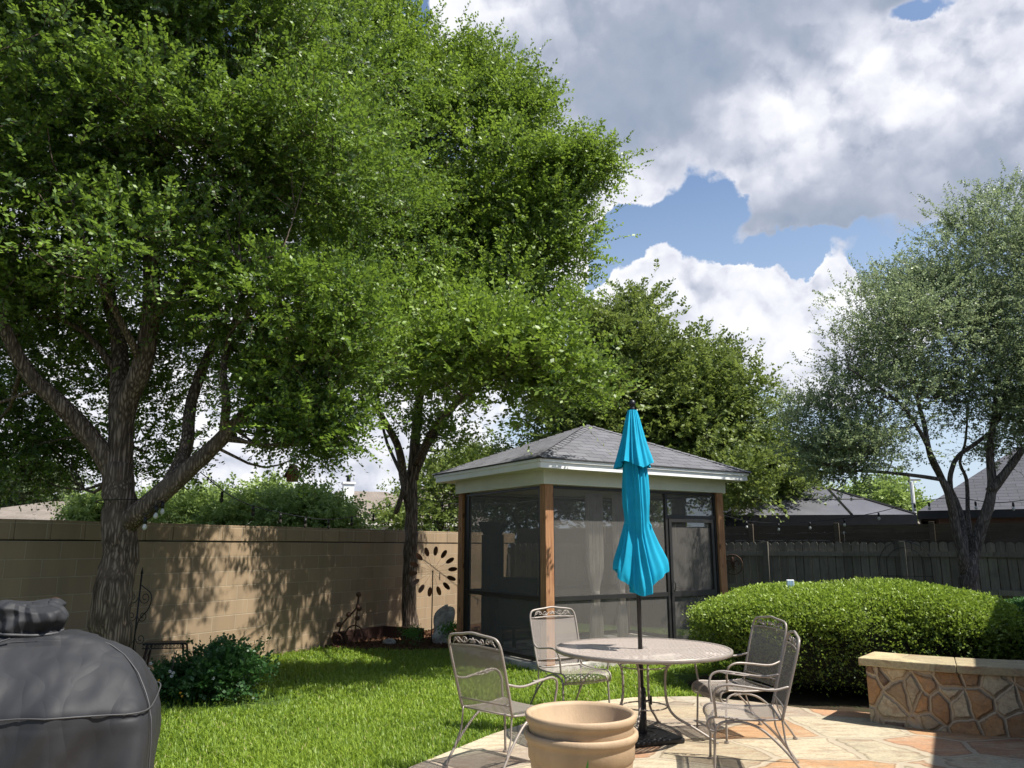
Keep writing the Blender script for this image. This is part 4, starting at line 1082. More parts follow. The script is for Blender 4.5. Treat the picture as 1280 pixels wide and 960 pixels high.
# centre house with chimney
h2, rf2 = hip_house('house', 'far tan roofed house with a white chimney seen between the elm and far tree', -9.6, 50, 11, 10, 3.0, 5.1, R(20), 3, M['shingle2'], M['stucco'])
q = at(435, 616, 45.5); ch = MB(); ch.box((0, 0, 0), (.62, .62, 2.6)); c_ = ch.build('chimney', M['white'], rf2)
c_.matrix_parent_inverse.identity()
inv = np.array([math.cos(-R(20)), math.sin(-R(20))])
def to_local(px_, py_, ox, oy, rot): dx, dy = px_ - ox, py_ - oy; c, s_ = math.cos(-rot), math.sin(-rot); return dx * c - dy * s_, dx * s_ + dy * c
lx, ly = to_local(q[0], q[1], -9.6, 50, R(20)); c_.location = (lx, ly, 3.9)
cp = MB(); cp.box((0, 0, 1.36), (.74, .74, .12)); cp2 = cp.build('chimney_crown', M['white'], rf2); cp2.location = c_.location
cf = MB(); cf.disc((0, 0, 1.42), .12, .28, 12); cf.disc((0, 0, 1.72), .19, .10, 12); cf2 = cf.build('flue_cap', M['blackmetal'], rf2); cf2.location = c_.location
# low roof left of chimney house: second gable on the right
hip_house('house', 'pale tan roof of the far house partly hidden behind the far tree', -6.4, 58, 9, 8, 3.2, 6.0, R(-10), 2.5, M['shingle2'], M['stucco'])
# small roof on right
hip_house('house', 'small distant tan roof between the canopy roof and the right hand house', 22.5, 42, 7, 6, 2.1, 3.4, R(0), 2, M['shingle2'], M['stucco'])
# canopy roof
cr = thing('canopy_pavilion', 'grey hard topped garden canopy with black valance in the yard behind the fence', 'canopy', (7.25, 19.6, 0), R(-6))
X, Y, ze, zr, r = 2.12, 1.7, 2.33, 3.06, .72
c = [(-X, -Y, ze), (X, -Y, ze), (X, Y, ze), (-X, Y, ze)]; r0, r1 = (-r, 0, zr), (r, 0, zr); b = MB()
for f in ([c[0], c[1], r1, r0], [c[1], c[2], r1], [c[2], c[3], r0, r1], [c[3], c[0], r0]): quad_uv(b, f)
b.build('roof', M['tarp'], cr)
b = MB()
def seamline(p, q, w_=.03): p = np.array(p); q = np.array(q); b.tube([p + [0, 0, .012], q + [0, 0, .012]], w_, 4)
for (p, q) in ((c[0], r0), (c[1], r1), (c[2], r1), (c[3], r0), (r0, r1)): seamline(p, q)
seamline((-.72, -Y, ze), r0); seamline((.72, -Y, ze), r1)
m0 = (np.array(c[0]) + np.array(r0)) / 2; m1 = (np.array(c[1]) + np.array(r1)) / 2; seamline(m0 + (np.array(r0) - m0) * .1, m1 + (np.array(r1) - m1) * .1, .012)
b.build('roof_seams', M['darkframe'], cr)
b = MB()
for (p, q) in ((c[0], c[1]), (c[1], c[2]), (c[2], c[3]), (c[3], c[0])):
    p = np.array(p); q = np.array(q); e = unit(q - p); b.box((p + q) / 2 + [0, 0, -.16], (np.linalg.norm(q - p), .04, .30), [e, np.cross(Z3, e), Z3])
b.build('valance', M['blackmetal'], cr)
for sx_ in (-1, 1):
    for sy_ in (-1, 1): b = MB(); b.box((sx_ * (X - .15), sy_ * (Y - .15), 1.0), (.12, .12, 2.0)); b.build('post', M['blackmetal'], cr)
# house right
hr, rf3 = hip_house('house', 'brick house with a dark slate shingle roof behind the right hand oak', 19.8, 23.25, 12.5, 9, 2.60, 5.9, R(-28), 4.0, M['shingle3'], M['brick'], over=.5)
q = at(1143, 640, 21.8)
b = MB(); 
lx, ly = to_local(q[0], q[1], 19.8, 23.25, R(-28)); b.tube([(lx, ly, 0), (lx, ly, 3.4)], .05, 8); b.build('downspout', M['white'], hr)
# utility pole far
q = at(1136, 600, 60)
up_ = thing('utility_pole', 'thin distant utility pole above the trees right of the canopy roof', 'utility pole', (q[0], q[1], 0))
b = MB(); b.tube([(0, 0, 0), (0, 0, q[2] + .5)], [.16, .11], 8); b.build('pole', M['graywood'], up_)
b = MB(); b.box((0, 0, q[2]), (1.8, .1, .12)); b.build('crossarm', M['graywood'], up_)
# own house, whose eave shades the near right of the patio (stands just out of frame)
E0 = np.array([3.02, 6.05]) + 3.0 * .65 * np.array([.93, -.36])
oh = thing('own_house', 'the house beside the patio whose eave throws shade on the stone wall end', 'house', (E0[0], E0[1], 0), ang)
b = MB(); b.box((-2.75, -4.2, 1.45), (12.0, 7.2, 2.9)); b.build('wall', M['brick'], oh)
b = MB(); c = [(-9.3, 0, 3.0), (3.9, 0, 3.0), (3.9, -8.5, 3.0), (-9.3, -8.5, 3.0)]; r0, r1 = (-5, -4.25, 4.3), (-.4, -4.25, 4.3)
for f in ([c[1], c[0], r0, r1], [c[2], c[1], r1], [c[3], c[2], r1, r0], [c[0], c[3], r0]): quad_uv(b, f)
b.add(c, [(0, 1, 2, 3)], uvs=[[(0, 0)] * 4]); b.build('roof', M['shingle'], oh)

# ================================================================== HEDGE
def hedge(name, label, cat, hc, ha, RX, RY, ZT, N, leaf='LH'):
    root = thing(name, label, cat, hc)
    ca, sa = math.cos(ha), math.sin(ha)
    def surf(u, v, k=1.0):
        # rounded clipped mound: v from the undercut skirt (-.7) over the shoulder to the crown (pi/2)
        f = lambda w, m_: np.sign(w) * np.abs(w) ** m_
        cx_ = f(np.cos(v), .62); x = RX * k * cx_ * f(np.cos(u), .8); y = RY * k * cx_ * f(np.sin(u), .8)
        z = .70 + k * np.where(np.sin(v) > 0, (ZT - .20) * f(np.sin(v), .9), .98 * np.sin(v))
        lump = 1 + .035 * np.sin(3 * x + 1) * np.cos(2.3 * y) + .02 * np.sin(7 * x + 3 * z) + .015 * np.sin(11 * z + 5 * x)
        x, y, z = x * lump, y * lump, z * (1 + .025 * np.sin(1.7 * x + .6) + .012 * np.sin(5 * x))
        return np.stack([x * ca - y * sa, x * sa + y * ca, z], -1)
    b = MB(); nu, nv = 60, 16; V = []; F = []
    for j in range(nv + 1):
        for i in range(nu): V.append(surf(np.array(2 * math.pi * i / nu), np.array(-.72 + (math.pi / 2 + .72) * j / nv), .84))
    for j in range(nv):
        for i in range(nu): i2 = (i + 1) % nu; F.append((j * nu + i, j * nu + i2, (j + 1) * nu + i2, (j + 1) * nu + i))
    b.add(V, F); b.build('shaded_twig_core', simple('shaded_hedge_twigs', (.02, .02, .012), .95, var=.5, scale=40), root, True)  # solid twig core, its near-black colour painted in as the hedge's inner shade
    u = rng.uniform(0, 2 * math.pi, N * 2); v = np.arcsin(rng.uniform(-.62, 1, N * 2))
    keep = (np.sin(u) < .35) | (rng.uniform(0, 1, N * 2) < .25); u, v = u[keep][:N], v[keep][:N]; n = len(u)
    clump = np.sin(u * 31 + 3 * np.sin(v * 9)) * np.sin(v * 17 + 2 * np.sin(u * 13))
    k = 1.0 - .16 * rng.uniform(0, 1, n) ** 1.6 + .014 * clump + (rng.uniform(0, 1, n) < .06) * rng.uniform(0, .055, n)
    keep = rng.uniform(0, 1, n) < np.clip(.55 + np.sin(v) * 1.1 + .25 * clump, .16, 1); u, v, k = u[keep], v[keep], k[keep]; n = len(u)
    c0 = np.array([0, 0, .7]); p = surf(u, v, k)
    nr = unit((p - c0) * np.array([.4, .8, 1.6]) + np.array([0, 0, .05]))
    ld = unit(nr * .7 + rng.normal(size=(n, 3)) * .7 + np.array([0, 0, .35])); ln = unit(nr + rng.normal(size=(n, 3)) * .8); w_ = unit(np.cross(ld, ln)); L = rng.uniform(.024, .042, (n, 1)); W_ = L * .58
    p = p + hc * 0
    Q = np.stack([p, p + ld * L * .5 + w_ * W_ * .5, p + ld * L, p + ld * L * .5 - w_ * W_ * .5], 1)
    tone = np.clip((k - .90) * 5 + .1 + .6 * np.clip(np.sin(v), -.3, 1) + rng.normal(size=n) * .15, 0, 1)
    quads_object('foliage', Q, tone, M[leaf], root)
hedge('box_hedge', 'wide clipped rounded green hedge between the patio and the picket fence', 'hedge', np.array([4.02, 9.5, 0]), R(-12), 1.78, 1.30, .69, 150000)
hedge('round_shrub', 'darker clipped shrub in the shade at the right end of the lit hedge', 'shrub', np.array([6.62, 8.95, 0]), R(-14), 1.3, 1.1, .55, 70000, 'LB')

# leafy bush with a few flowers
rng = np.random.default_rng(11)
bc = np.array([-3.8, 8.95, 0.])
bu = thing('leafy_bush', 'low dark broad leaved bush with a few tiny flowers at the foot of the elm', 'bush', bc)
cen, V, tone, TW = foliage([(np.array([-4.25, 8.75, .10]), np.array([.5, .35, .09]), 1), (np.array([-3.75, 8.95, .13]), np.array([.55, .45, .12]), 1), (np.array([-3.25, 9.1, .16]), np.array([.45, .5, .26]), 1), (np.array([-4.75, 8.7, .12]), np.array([.2, .25, .12]), 1)], 260, 14, 6, .13, .11, .055, .042, bc, .1, .3, .5, .4)
keepz = V[:, :, 2].min(1) > 0; quads_object('foliage', V[keepz], tone[keepz], M['LB'], bu, bc)
def flower(p, mat, n=5, r=.018):
    b = MB()
    for k in range(n):
        a_ = 2 * math.pi * k / n; c = np.array(p) + [math.cos(a_) * r * .6, -.01, math.sin(a_) * r * .6]; b.lathe([(.001, -.003), (r * .55, 0), (.001, .004)], c, 7)
    return b.build('flower', mat, bu, origin=bc)
for px_, py_ in ((213, 839), (217, 841), (215, 845), (186, 836), (189, 829), (267, 848)): flower(at(px_, py_, 8.45), M['flowerw'])
for px_, py_ in ((199, 850), (226, 866), (228, 870)): flower(at(px_, py_, 8.42), M['flowery'], r=.013)
b = MB()
for k in range(14):
    p = bc + [rng.uniform(-1, .8), rng.uniform(-.3, .4), 0]; b.tube([p, p + [rng.uniform(-.05, .05), 0, .2], p + [rng.uniform(-.12, .12), 0, .5]], .005, 4)
b.build('stems', M['bark2'], bu, origin=bc)
# little green plant beside gazebo corner in the mulch
q = at(566, 790, 13.3)
lp = thing('small_plant', 'small bright green plant in the mulch next to the gazebo corner', 'plant', (q[0], q[1], .03))
cen, V, tone, TW = foliage([(np.array([q[0], q[1], .15]), np.array([.14, .12, .12]), 1)], 10, 8, 6, .08, .12, .05, .03, q, tone0=.8); quads_object('leaves', V, tone, M['plant'], lp, (q[0], q[1], .03))
q = at(513, 800, 13.2)
lp = thing('small_plant', 'low dark grassy plant in the mulch in front of the far tree', 'plant', (q[0], q[1], .03))
cen, V, tone, TW = foliage([(np.array([q[0], q[1], .12]), np.array([.2, .15, .1]), 1)], 10, 10, 6, .08, .16, .07, .015, q, tone0=.3); quads_object('leaves', V, tone, M['plant'], lp, (q[0], q[1], .03))

# ================================================================== GRASS
def grass():
    n0 = 900000
    Y = rng.uniform(2.5, 15.5, n0); X = rng.uniform(-6.5, 4.2, n0)
    P = np.column_stack([X, Y]); d = np.hypot(X, Y)
    k = rng.uniform(0, 1, n0) < np.clip((6.5 / d) ** 1.6, .1, 1) * .55
    k &= np.abs(X / Y) < .74
    k &= ((P - W0) @ WN) > .02
    k &= ~inpoly(P, patio_poly)
    k &= ~inpoly(P, bed)
    loc = P - GO[:2]; c, s_ = math.cos(gz['th']), math.sin(gz['th']); lx = loc @ np.array([c, s_]); ly = loc @ np.array([-s_, c])
    k &= ~((lx > -.12) & (lx < A + .12) & (ly > -.12) & (ly < Bd + .12))
    thin = ((P[:, 0] + 3.0) ** 2 / .5 + (P[:, 1] - 8.7) ** 2 / .25 < 1) & (rng.uniform(0, 1, n0) < .8); k &= ~thin
    k &= d > 4.6
    k &= ~((P[:, 0] > 2.05) & (P[:, 1] < 10.6) & (P[:, 0] + .5 * (P[:, 1] - 8.2) > 2.3))
    P = P[k]; n = len(P); d = d[k]
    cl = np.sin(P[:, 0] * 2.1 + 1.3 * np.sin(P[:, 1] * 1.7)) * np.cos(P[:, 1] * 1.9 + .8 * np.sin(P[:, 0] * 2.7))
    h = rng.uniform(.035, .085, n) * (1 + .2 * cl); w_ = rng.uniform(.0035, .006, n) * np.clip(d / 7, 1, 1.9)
    a_ = rng.uniform(0, 2 * math.pi, n); lean = rng.uniform(.1, .9, n)
    dr = np.column_stack([np.cos(a_), np.sin(a_), np.zeros(n)]); sd = np.column_stack([-np.sin(a_), np.cos(a_), np.zeros(n)])
    b0 = np.column_stack([P, np.full(n, -.005)])
    mid = b0 + dr * (h * lean * .35)[:, None] + np.array([0, 0, 1.]) * (h * .6)[:, None]
    tip = b0 + dr * (h * lean)[:, None] + np.array([0, 0, 1.]) * (h * (1 - .25 * lean))[:, None]
    W = (sd * w_[:, None])
    Q1 = np.stack([b0 - W, b0 + W, mid + W * .9, mid - W * .9], 1); Q2 = np.stack([mid - W * .9, mid + W * .9, tip + W * .12, tip - W * .12], 1)
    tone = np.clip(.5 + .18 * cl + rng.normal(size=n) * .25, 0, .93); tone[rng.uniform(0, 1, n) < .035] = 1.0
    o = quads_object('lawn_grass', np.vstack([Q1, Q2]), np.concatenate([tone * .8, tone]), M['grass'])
    tag(o, 'bright green lawn grass between the block wall and the patio', 'grass', kind='stuff')
    print('grass', n)
grass()

# ================================================================== TREES
# big elm on the left
B1 = np.array([at(128, 887, 8.3)[0], 8.3, 0.0])
tk = lambda *p: [at(*q) for q in p]
limbs = [([B1] + tk((134, 830, 8.3), (140, 760, 8.3), (147, 700, 8.3), (150, 640, 8.3), (149, 580, 8.3)), .222, .15),
         (tk((149, 610, 8.3), (150, 560, 8.3), (156, 510, 8.25), (180, 450, 8.1), (189, 380, 8.0), (190, 310, 7.9), (200, 240, 7.8), (190, 150, 7.7), (205, 40, 7.6), (190, -80, 7.5)), .14, .03),
         (tk((150, 570, 8.3), (149, 510, 8.4), (150, 440, 8.6), (138, 380, 8.8), (132, 320, 9.0), (120, 240, 9.1), (90, 120, 9.2), (60, 20, 9.2)), .12, .02),
         (tk((148, 600, 8.3), (125, 562, 8.2), (80, 510, 8.0), (35, 465, 7.8), (5, 410, 7.6), (-30, 330, 7.4), (-70, 220, 7.2)), .12, .03),
         (tk((155, 655, 8.3), (180, 636, 8.2), (215, 605, 8.2), (252, 572, 8.2), (290, 535, 8.2), (325, 500, 8.2), (375, 460, 8.5), (420, 415, 9.0), (450, 350, 9.6)), .125, .025),
         (tk((212, 606, 8.2), (232, 560, 8.5), (240, 500, 8.8), (262, 440, 9.0), (285, 385, 9.2), (300, 300, 9.5), (310, 220, 9.7)), .085, .02),
         (tk((280, 545, 8.2), (283, 500, 8.0), (280, 455, 8.1), (300, 380, 8.4), (335, 280, 8.9), (350, 180, 9.2)), .055, .015),
         (tk((150, 470, 8.5), (110, 420, 8.5), (60, 390, 8.5), (10, 360, 8.6)), .045, .012),
         (tk((178, 455, 8.1), (150, 400, 7.7), (120, 340, 7.3), (90, 250, 7.0)), .045, .012),
         (tk((330, 498, 8.2), (370, 500, 8.3), (410, 510, 8.5)), .03, .01),
         (tk((189, 400, 8.0), (240, 350, 7.8), (290, 330, 7.6), (350, 320, 7.4)), .04, .012),
         ]
e1 = [ell(40, 40, 190, 120, 7.8), ell(-60, 260, 150, 150, 7.6), ell(90, 190, 170, 110, 7.6), ell(250, 60, 150, 110, 7.9), ell(260, 230, 170, 100, 8.0), ell(380, 60, 100, 110, 8.8), ell(400, 240, 90, 110, 8.6),
      ell(130, 330, 160, 60, 7.6, None, .8), ell(350, 390, 80, 70, 8.1, None, 1.6), ell(450, 350, 45, 45, 9.4, .7, .9), ell(430, 250, 50, 60, 9.5, .8, .8), ell(400, 470, 50, 40, 9.0, .7, 1.8), ell(385, 490, 62, 62, 8.1, .7, 3.0), ell(385, 545, 35, 22, 8.2, .35, 3.0), ell(30, 440, 120, 70, 9.2, None, .8), ell(30, 540, 110, 35, 9.4, .7, 1.2), ell(250, 440, 90, 60, 9.6, None, .7), ell(150, -90, 300, 90, 7.6), ell(290, 510, 50, 40, 9.5, .6, .5), ell(200, 540, 60, 45, 9.8, .6, .7), ell(-80, 420, 120, 100, 8.0)]
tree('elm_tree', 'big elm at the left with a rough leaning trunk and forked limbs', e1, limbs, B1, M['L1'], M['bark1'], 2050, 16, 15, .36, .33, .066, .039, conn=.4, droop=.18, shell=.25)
# second elm by the wall
B2 = np.array([at(513, 790, 14.2)[0], 14.2, 0.0])
limbs = [([B2] + tk((512, 740, 14.2), (513, 690, 14.2), (514, 640, 14.2), (516, 590, 14.2)), .135, .105),
         (tk((514, 640, 14.2), (505, 600, 14.1), (496, 555, 13.9), (465, 500, 13.6), (430, 430, 13.2), (400, 350, 13.0)), .10, .02),
         (tk((516, 600, 14.2), (520, 540, 14.2), (528, 470, 14.1), (540, 380, 14.0), (550, 260, 14.0), (545, 130, 13.9)), .11, .02),
         (tk((518, 590, 14.2), (540, 545, 14.1), (580, 490, 13.8), (630, 420, 13.6), (670, 330, 13.4), (700, 260, 13.3)), .09, .02),
         (tk((548, 300, 14.0), (600, 260, 13.6), (660, 225, 13.2), (725, 206, 13.0)), .04, .01),
         (tk((519, 580, 14.1), (545, 530, 13.3), (590, 490, 12.0), (630, 465, 10.6), (680, 450, 9.7)), .06, .015),
                  (tk((505, 610, 14.1), (495, 640, 14.0), (503, 600, 13.9), (480, 540, 14.6), (470, 450, 15), (480, 300, 15)), .05, .015)]
e2 = [ell(490, 125, 85, 80, 13.6), ell(565, 190, 78, 55, 13.4), ell(470, 240, 100, 110, 13.2), ell(590, 280, 100, 95, 14.0), ell(665, 225, 32, 26, 13.2, .6, 1.4), ell(705, 212, 26, 12, 13.0, .3, 10), ell(736, 204, 10, 5, 13.0, .2, 50), ell(695, 265, 22, 34, 13.2, .5, 5), ell(570, 112, 40, 26, 13.8, .7, 2), ell(615, 128, 32, 24, 13.6, .6, 3), ell(652, 165, 26, 24, 13.4, .6, 3), ell(680, 330, 24, 40, 13.4, .6, 4), ell(665, 300, 42, 48, 13.9, 1, 1.4), ell(560, 400, 110, 65, 13.2, None, 1.4), ell(480, 430, 80, 60, 13.0), ell(655, 430, 52, 42, 9.5, .8, 3.2), ell(615, 475, 70, 32, 9.6, .8, 3.2), ell(540, 470, 60, 35, 12.2, .7, 1.5), ell(650, 370, 45, 40, 12.5, .8, 2), ell(580, 445, 50, 35, 10.2, .7, 1.0), ell(560, 440, 70, 40, 12.6, .8, 1.2), ell(520, 490, 70, 40, 13.2), ell(420, 60, 70, 80, 13.2), ell(688, 476, 26, 18, 9.6, .4, 5), ell(530, 560, 55, 35, 14.6, .7, 1.0), ell(620, 150, 20, 16, 13.2, .4, 1.2)]
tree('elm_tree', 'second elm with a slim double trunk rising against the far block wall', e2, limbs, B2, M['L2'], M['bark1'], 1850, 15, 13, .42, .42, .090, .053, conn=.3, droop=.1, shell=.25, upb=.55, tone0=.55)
# tree behind the gazebo
B3 = np.array([at(850, 700, 20.5)[0], 20.5, 0.0])
limbs = [([B3] + tk((848, 660, 20.5), (850, 600, 20.5)), .22, .17), (tk((850, 610, 20.5), (820, 540, 20.3), (790, 470, 20), (780, 400, 20)), .13, .02), (tk((850, 600, 20.5), (880, 540, 20.3), (920, 500, 20)), .11, .02), (tk((850, 600, 20.5), (860, 540, 20.6), (850, 470, 21)), .11, .02), (tk((840, 620, 20.5), (780, 580, 20), (740, 520, 20)), .08, .02)]
e3 = [ell(790, 415, 35, 22, 20.5), ell(745, 440, 35, 35, 20.5), ell(750, 510, 45, 50, 20), ell(825, 490, 60, 50, 20), ell(880, 475, 32, 25, 20), ell(905, 530, 45, 42, 19.8), ell(850, 565, 70, 40, 20), ell(945, 570, 22, 30, 19.6, .8, 1.3), ell(925, 598, 22, 14, 17.5, .5, 1.2), ell(955, 595, 25, 25, 19.5), ell(740, 570, 60, 45, 20.5), ell(800, 393, 22, 10, 20.5, .5, 2), ell(895, 440, 14, 8, 20, .3, 3)]
tree('shade_tree', 'dense olive green tree rising behind the gazebo roof', e3, limbs, B3, M['L3'], M['bark2'], 1150, 13, 12, .55, .45, .13, .08, conn=.3, shell=.3, upb=.4, tone0=.5)
# oak on the right
B4 = np.array([at(1209, 745, 12.4)[0], 12.4, 0.0])
limbs = [([B4] + tk((1211, 745, 12.4), (1211, 715, 12.4), (1210, 700, 12.4)), .16, .12),
         (tk((1208, 720, 12.4), (1202, 690, 12.3), (1193, 650, 12.3), (1186, 618, 12.2), (1178, 600, 12.2), (1163, 570, 12.2), (1155, 530, 12.2), (1140, 480, 12.1), (1110, 430, 12)), .085, .02),
         (tk((1206, 700, 12.3), (1204, 660, 12.5), (1197, 632, 12.6), (1187, 605, 12.5), (1196, 572, 12.4), (1228, 548, 12.3), (1250, 520, 12.2), (1270, 440, 12.2)), .06, .02),
         (tk((1212, 712, 12.4), (1223, 670, 12.4), (1236, 630, 12.3), (1240, 600, 12.3), (1237, 560, 12.3), (1243, 520, 12.3), (1248, 440, 12.3), (1240, 360, 12.2)), .10, .02),
         (tk((1238, 615, 12.3), (1256, 592, 12.2), (1275, 566, 12.1), (1300, 530, 12.0), (1330, 450, 12)), .08, .02),
         (tk((1214, 690, 12.5), (1210, 640, 12.8), (1208, 600, 13.0), (1200, 578, 13.0), (1207, 550, 13), (1210, 500, 13)), .04, .015),
         (tk((1180, 600, 12.2), (1140, 594, 12.1), (1100, 590, 12.0), (1060, 588, 11.9), (1030, 580, 11.8)), .035, .012),
         (tk((1178, 598, 12.2), (1150, 540, 11.8), (1120, 500, 11.5), (1060, 460, 11.3)), .04, .012)]
e4 = [ell(1110, 440, 50, 60, 11.8), ell(1060, 470, 45, 45, 11.6), ell(1030, 450, 22, 20, 11.6, .4, 3), ell(1180, 400, 55, 80, 12.0), ell(1170, 370, 25, 40, 12, .5, 2), ell(1240, 340, 55, 70, 12.2), ell(1275, 290, 35, 45, 12.2, .6, 1.6), ell(1310, 380, 60, 120, 12), ell(1040, 540, 48, 45, 11.8), ell(1110, 530, 70, 50, 11.8), ell(1180, 500, 60, 45, 12), ell(1250, 470, 60, 60, 12), ell(1080, 585, 55, 22, 11.8, .6, 1.5), ell(1020, 575, 30, 35, 11.8, .6, 1.5), ell(1215, 270, 20, 7, 12.2, .2, 4), ell(1250, 545, 40, 22, 12.6, .6, .8), ell(1330, 500, 60, 60, 12)]
tree('live_oak', 'live oak with several bare curving stems at the right behind the hedge', e4, limbs, B4, M['L4'], M['bark2'], 1250, 13, 12, .34, .28, .054, .032, conn=.35, shell=.25, upb=.5, tone0=.5, droop=.05)

# background trees beyond the wall
def far_tree(label, ells, base, mat, n, tw=.5, leafL=.14, leafW=.09, Yt=None, clr=.6, name='garden_tree', grp='trees beyond the garden boundary'):
    base = np.asarray(base, float)
    top = ells[0][0]
    tree(name, label, ells, [([base, (base + top) / 2 + [.1, 0, 0], top], .16, .06), ([(base + top) / 2, top + [.4, 0, .2]], .06, .03)], base, mat, M['bark2'], n, 11, 10, clr, tw, leafL, leafW, conn=.12, shell=.35, group=grp, twigs=False, tone0=.55)
far_tree('tree beyond the wall at the far left edge, above the tan roof', [ell(40, 622, 50, 18, 30), ell(-20, 620, 50, 25, 30), ell(85, 622, 28, 14, 29)], (at(40, 640, 30)[0], 30, 0), M['L6'], 170, leafL=.17, leafW=.11)
far_tree('bright green tree beyond the wall just left of the big elm trunk', [ell(118, 650, 14, 12, 17), ell(134, 634, 12, 12, 17)], (at(120, 640, 17)[0], 17, 0), M['L5'], 90, leafL=.10, leafW=.06, tw=.3, clr=.35)
far_tree('wide light green tree beyond the wall between the big elm and birdhouse', [ell(235, 650, 45, 20, 18), ell(300, 652, 45, 18, 17.5), ell(208, 638, 25, 16, 19), ell(262, 640, 16, 12, 18), ell(318, 632, 20, 12, 18), ell(200, 622, 8, 6, 19, .3, 3)], (at(250, 640, 18)[0], 18, 0), M['L5'], 300, leafL=.10, leafW=.06, tw=.3, clr=.35)
far_tree('light green bushy tree beyond the wall below the birdhouse', [ell(362, 645, 34, 20, 17), ell(408, 662, 32, 10, 16.5), ell(338, 625, 14, 12, 17.5), ell(392, 640, 14, 10, 17, .4, 2)], (at(375, 640, 17)[0], 17, 0), M['L5'], 220, leafL=.10, leafW=.06, tw=.3, clr=.35)
far_tree('dark leafy tree beyond the wall between the far elm trunk and gazebo', [ell(545, 630, 35, 38, 20), ell(512, 625, 16, 38, 20), ell(500, 655, 14, 12, 19), ell(590, 610, 40, 40, 21)], (at(540, 640, 20)[0], 20, 0), M['L3'], 240, leafL=.11, leafW=.07, tw=.35, clr=.4)
far_tree('round green tree far behind between the grey canopy and right hand house', [ell(1100, 630, 26, 15, 34), ell(1125, 638, 14, 10, 34)], (at(1105, 640, 34)[0], 34, 0), M['L5'], 110, leafL=.2, leafW=.13)
far_tree('dark tree filling the gap left of the grey canopy roof', [ell(985, 620, 35, 14, 30), ell(930, 640, 30, 15, 30)], (at(970, 640, 30)[0], 30, 0), M['L3'], 70, leafL=.17, leafW=.11)
far_tree('tree seen through the gazebo screens beyond the corner of the wall', [ell(640, 640, 50, 35, 23), ell(710, 630, 50, 35, 23), ell(780, 640, 50, 30, 24)], (at(680, 640, 23)[0], 23, 0), M['L3'], 200, leafL=.14, leafW=.09)

# ================================================================== SUN, SKY, CAMERA
SUN_EL = R(57); SUNV = np.array([.93, -.36]); SUNV = SUNV / np.linalg.norm(SUNV)
sd = np.array([SUNV[0] * math.cos(SUN_EL), SUNV[1] * math.cos(SUN_EL), math.sin(SUN_EL)])
sun = bpy.data.objects.new('sun', bpy.data.lights.new('sun', 'SUN')); COL.objects.link(sun)
sun.data.energy = 5.0; sun.data.angle = R(.6); sun.data.color = (1, .955, .88)
sun.rotation_euler = Vector(-sd).to_track_quat('-Z', 'Y').to_euler(); sun.location = (8, -4, 12)
w = bpy.data.worlds.new('World'); S.world = w; w.use_nodes = True
nt = w.node_tree; g = G(nt); bg = nt.nodes['Background']
sky = g.n('ShaderNodeTexSky'); sky.sky_type = 'NISHITA'; sky.sun_disc = False; sky.sun_elevation = SUN_EL
sky.sun_rotation = math.atan2(SUNV[0], SUNV[1]); sky.air_density = 1.0; sky.dust_density = 1.2; sky.ozone_density = 1.5
SKYK = .095
gen = g.coord('Generated'); sp = g.n('ShaderNodeSeparateXYZ'); g.put(sp.inputs[0], gen)
az = g.math('ARCTAN2', sp.outputs[0], sp.outputs[1]); el = g.math('ARCSINE', sp.outputs[2])
def azel(px, py):
    d = at(px, py, 1.0) - np.array([0, 0, EYE]); return math.atan2(d[0], d[1]), math.atan2(d[2], math.hypot(d[0], d[1]))
# turbulence in direction space, used to warp and to texture
warp = g.noise(gen, 10.0, 3, .55); wsp = g.n('ShaderNodeSeparateColor'); g.put(wsp.inputs[0], warp.outputs['Color'])
warp2 = g.noise(gen, 38.0, 4, .6); wsp2 = g.n('ShaderNodeSeparateColor'); g.put(wsp2.inputs[0], warp2.outputs['Color'])
def warped(c, ch, a1, a2):
    x = g.math('MULTIPLY_ADD', g.math('SUBTRACT', wsp.outputs[ch], .5), a1, c)
    return g.math('MULTIPLY_ADD', g.math('SUBTRACT', wsp2.outputs[ch], .5), a2, x)
azw = warped(az, 0, .085, .03); elw = warped(el, 1, .085, .03)
def blob_sum(blobs):
    dens = pos = lum = None
    for (px, py, rx, ry, k, br) in blobs:
        a0, e0 = azel(px, py); ce = math.cos(e0)
        x = g.math('MULTIPLY', g.math('SUBTRACT', azw, a0), FPX / rx * ce); y = g.math('MULTIPLY', g.math('SUBTRACT', elw, e0), FPX / ry)
        r2 = g.math('MULTIPLY_ADD', x, x, g.math('MULTIPLY', y, y))
        v = g.math('MULTIPLY', g.math('EXPONENT', g.math('MULTIPLY', r2, -1.0)), k)
        dens = v if dens is None else g.math('ADD', dens, v)
        if k > 0:
            pos = v if pos is None else g.math('ADD', pos, v)
            l_ = g.math('MULTIPLY', v, br); lum = l_ if lum is None else g.math('ADD', lum, l_)
    return dens, pos, lum
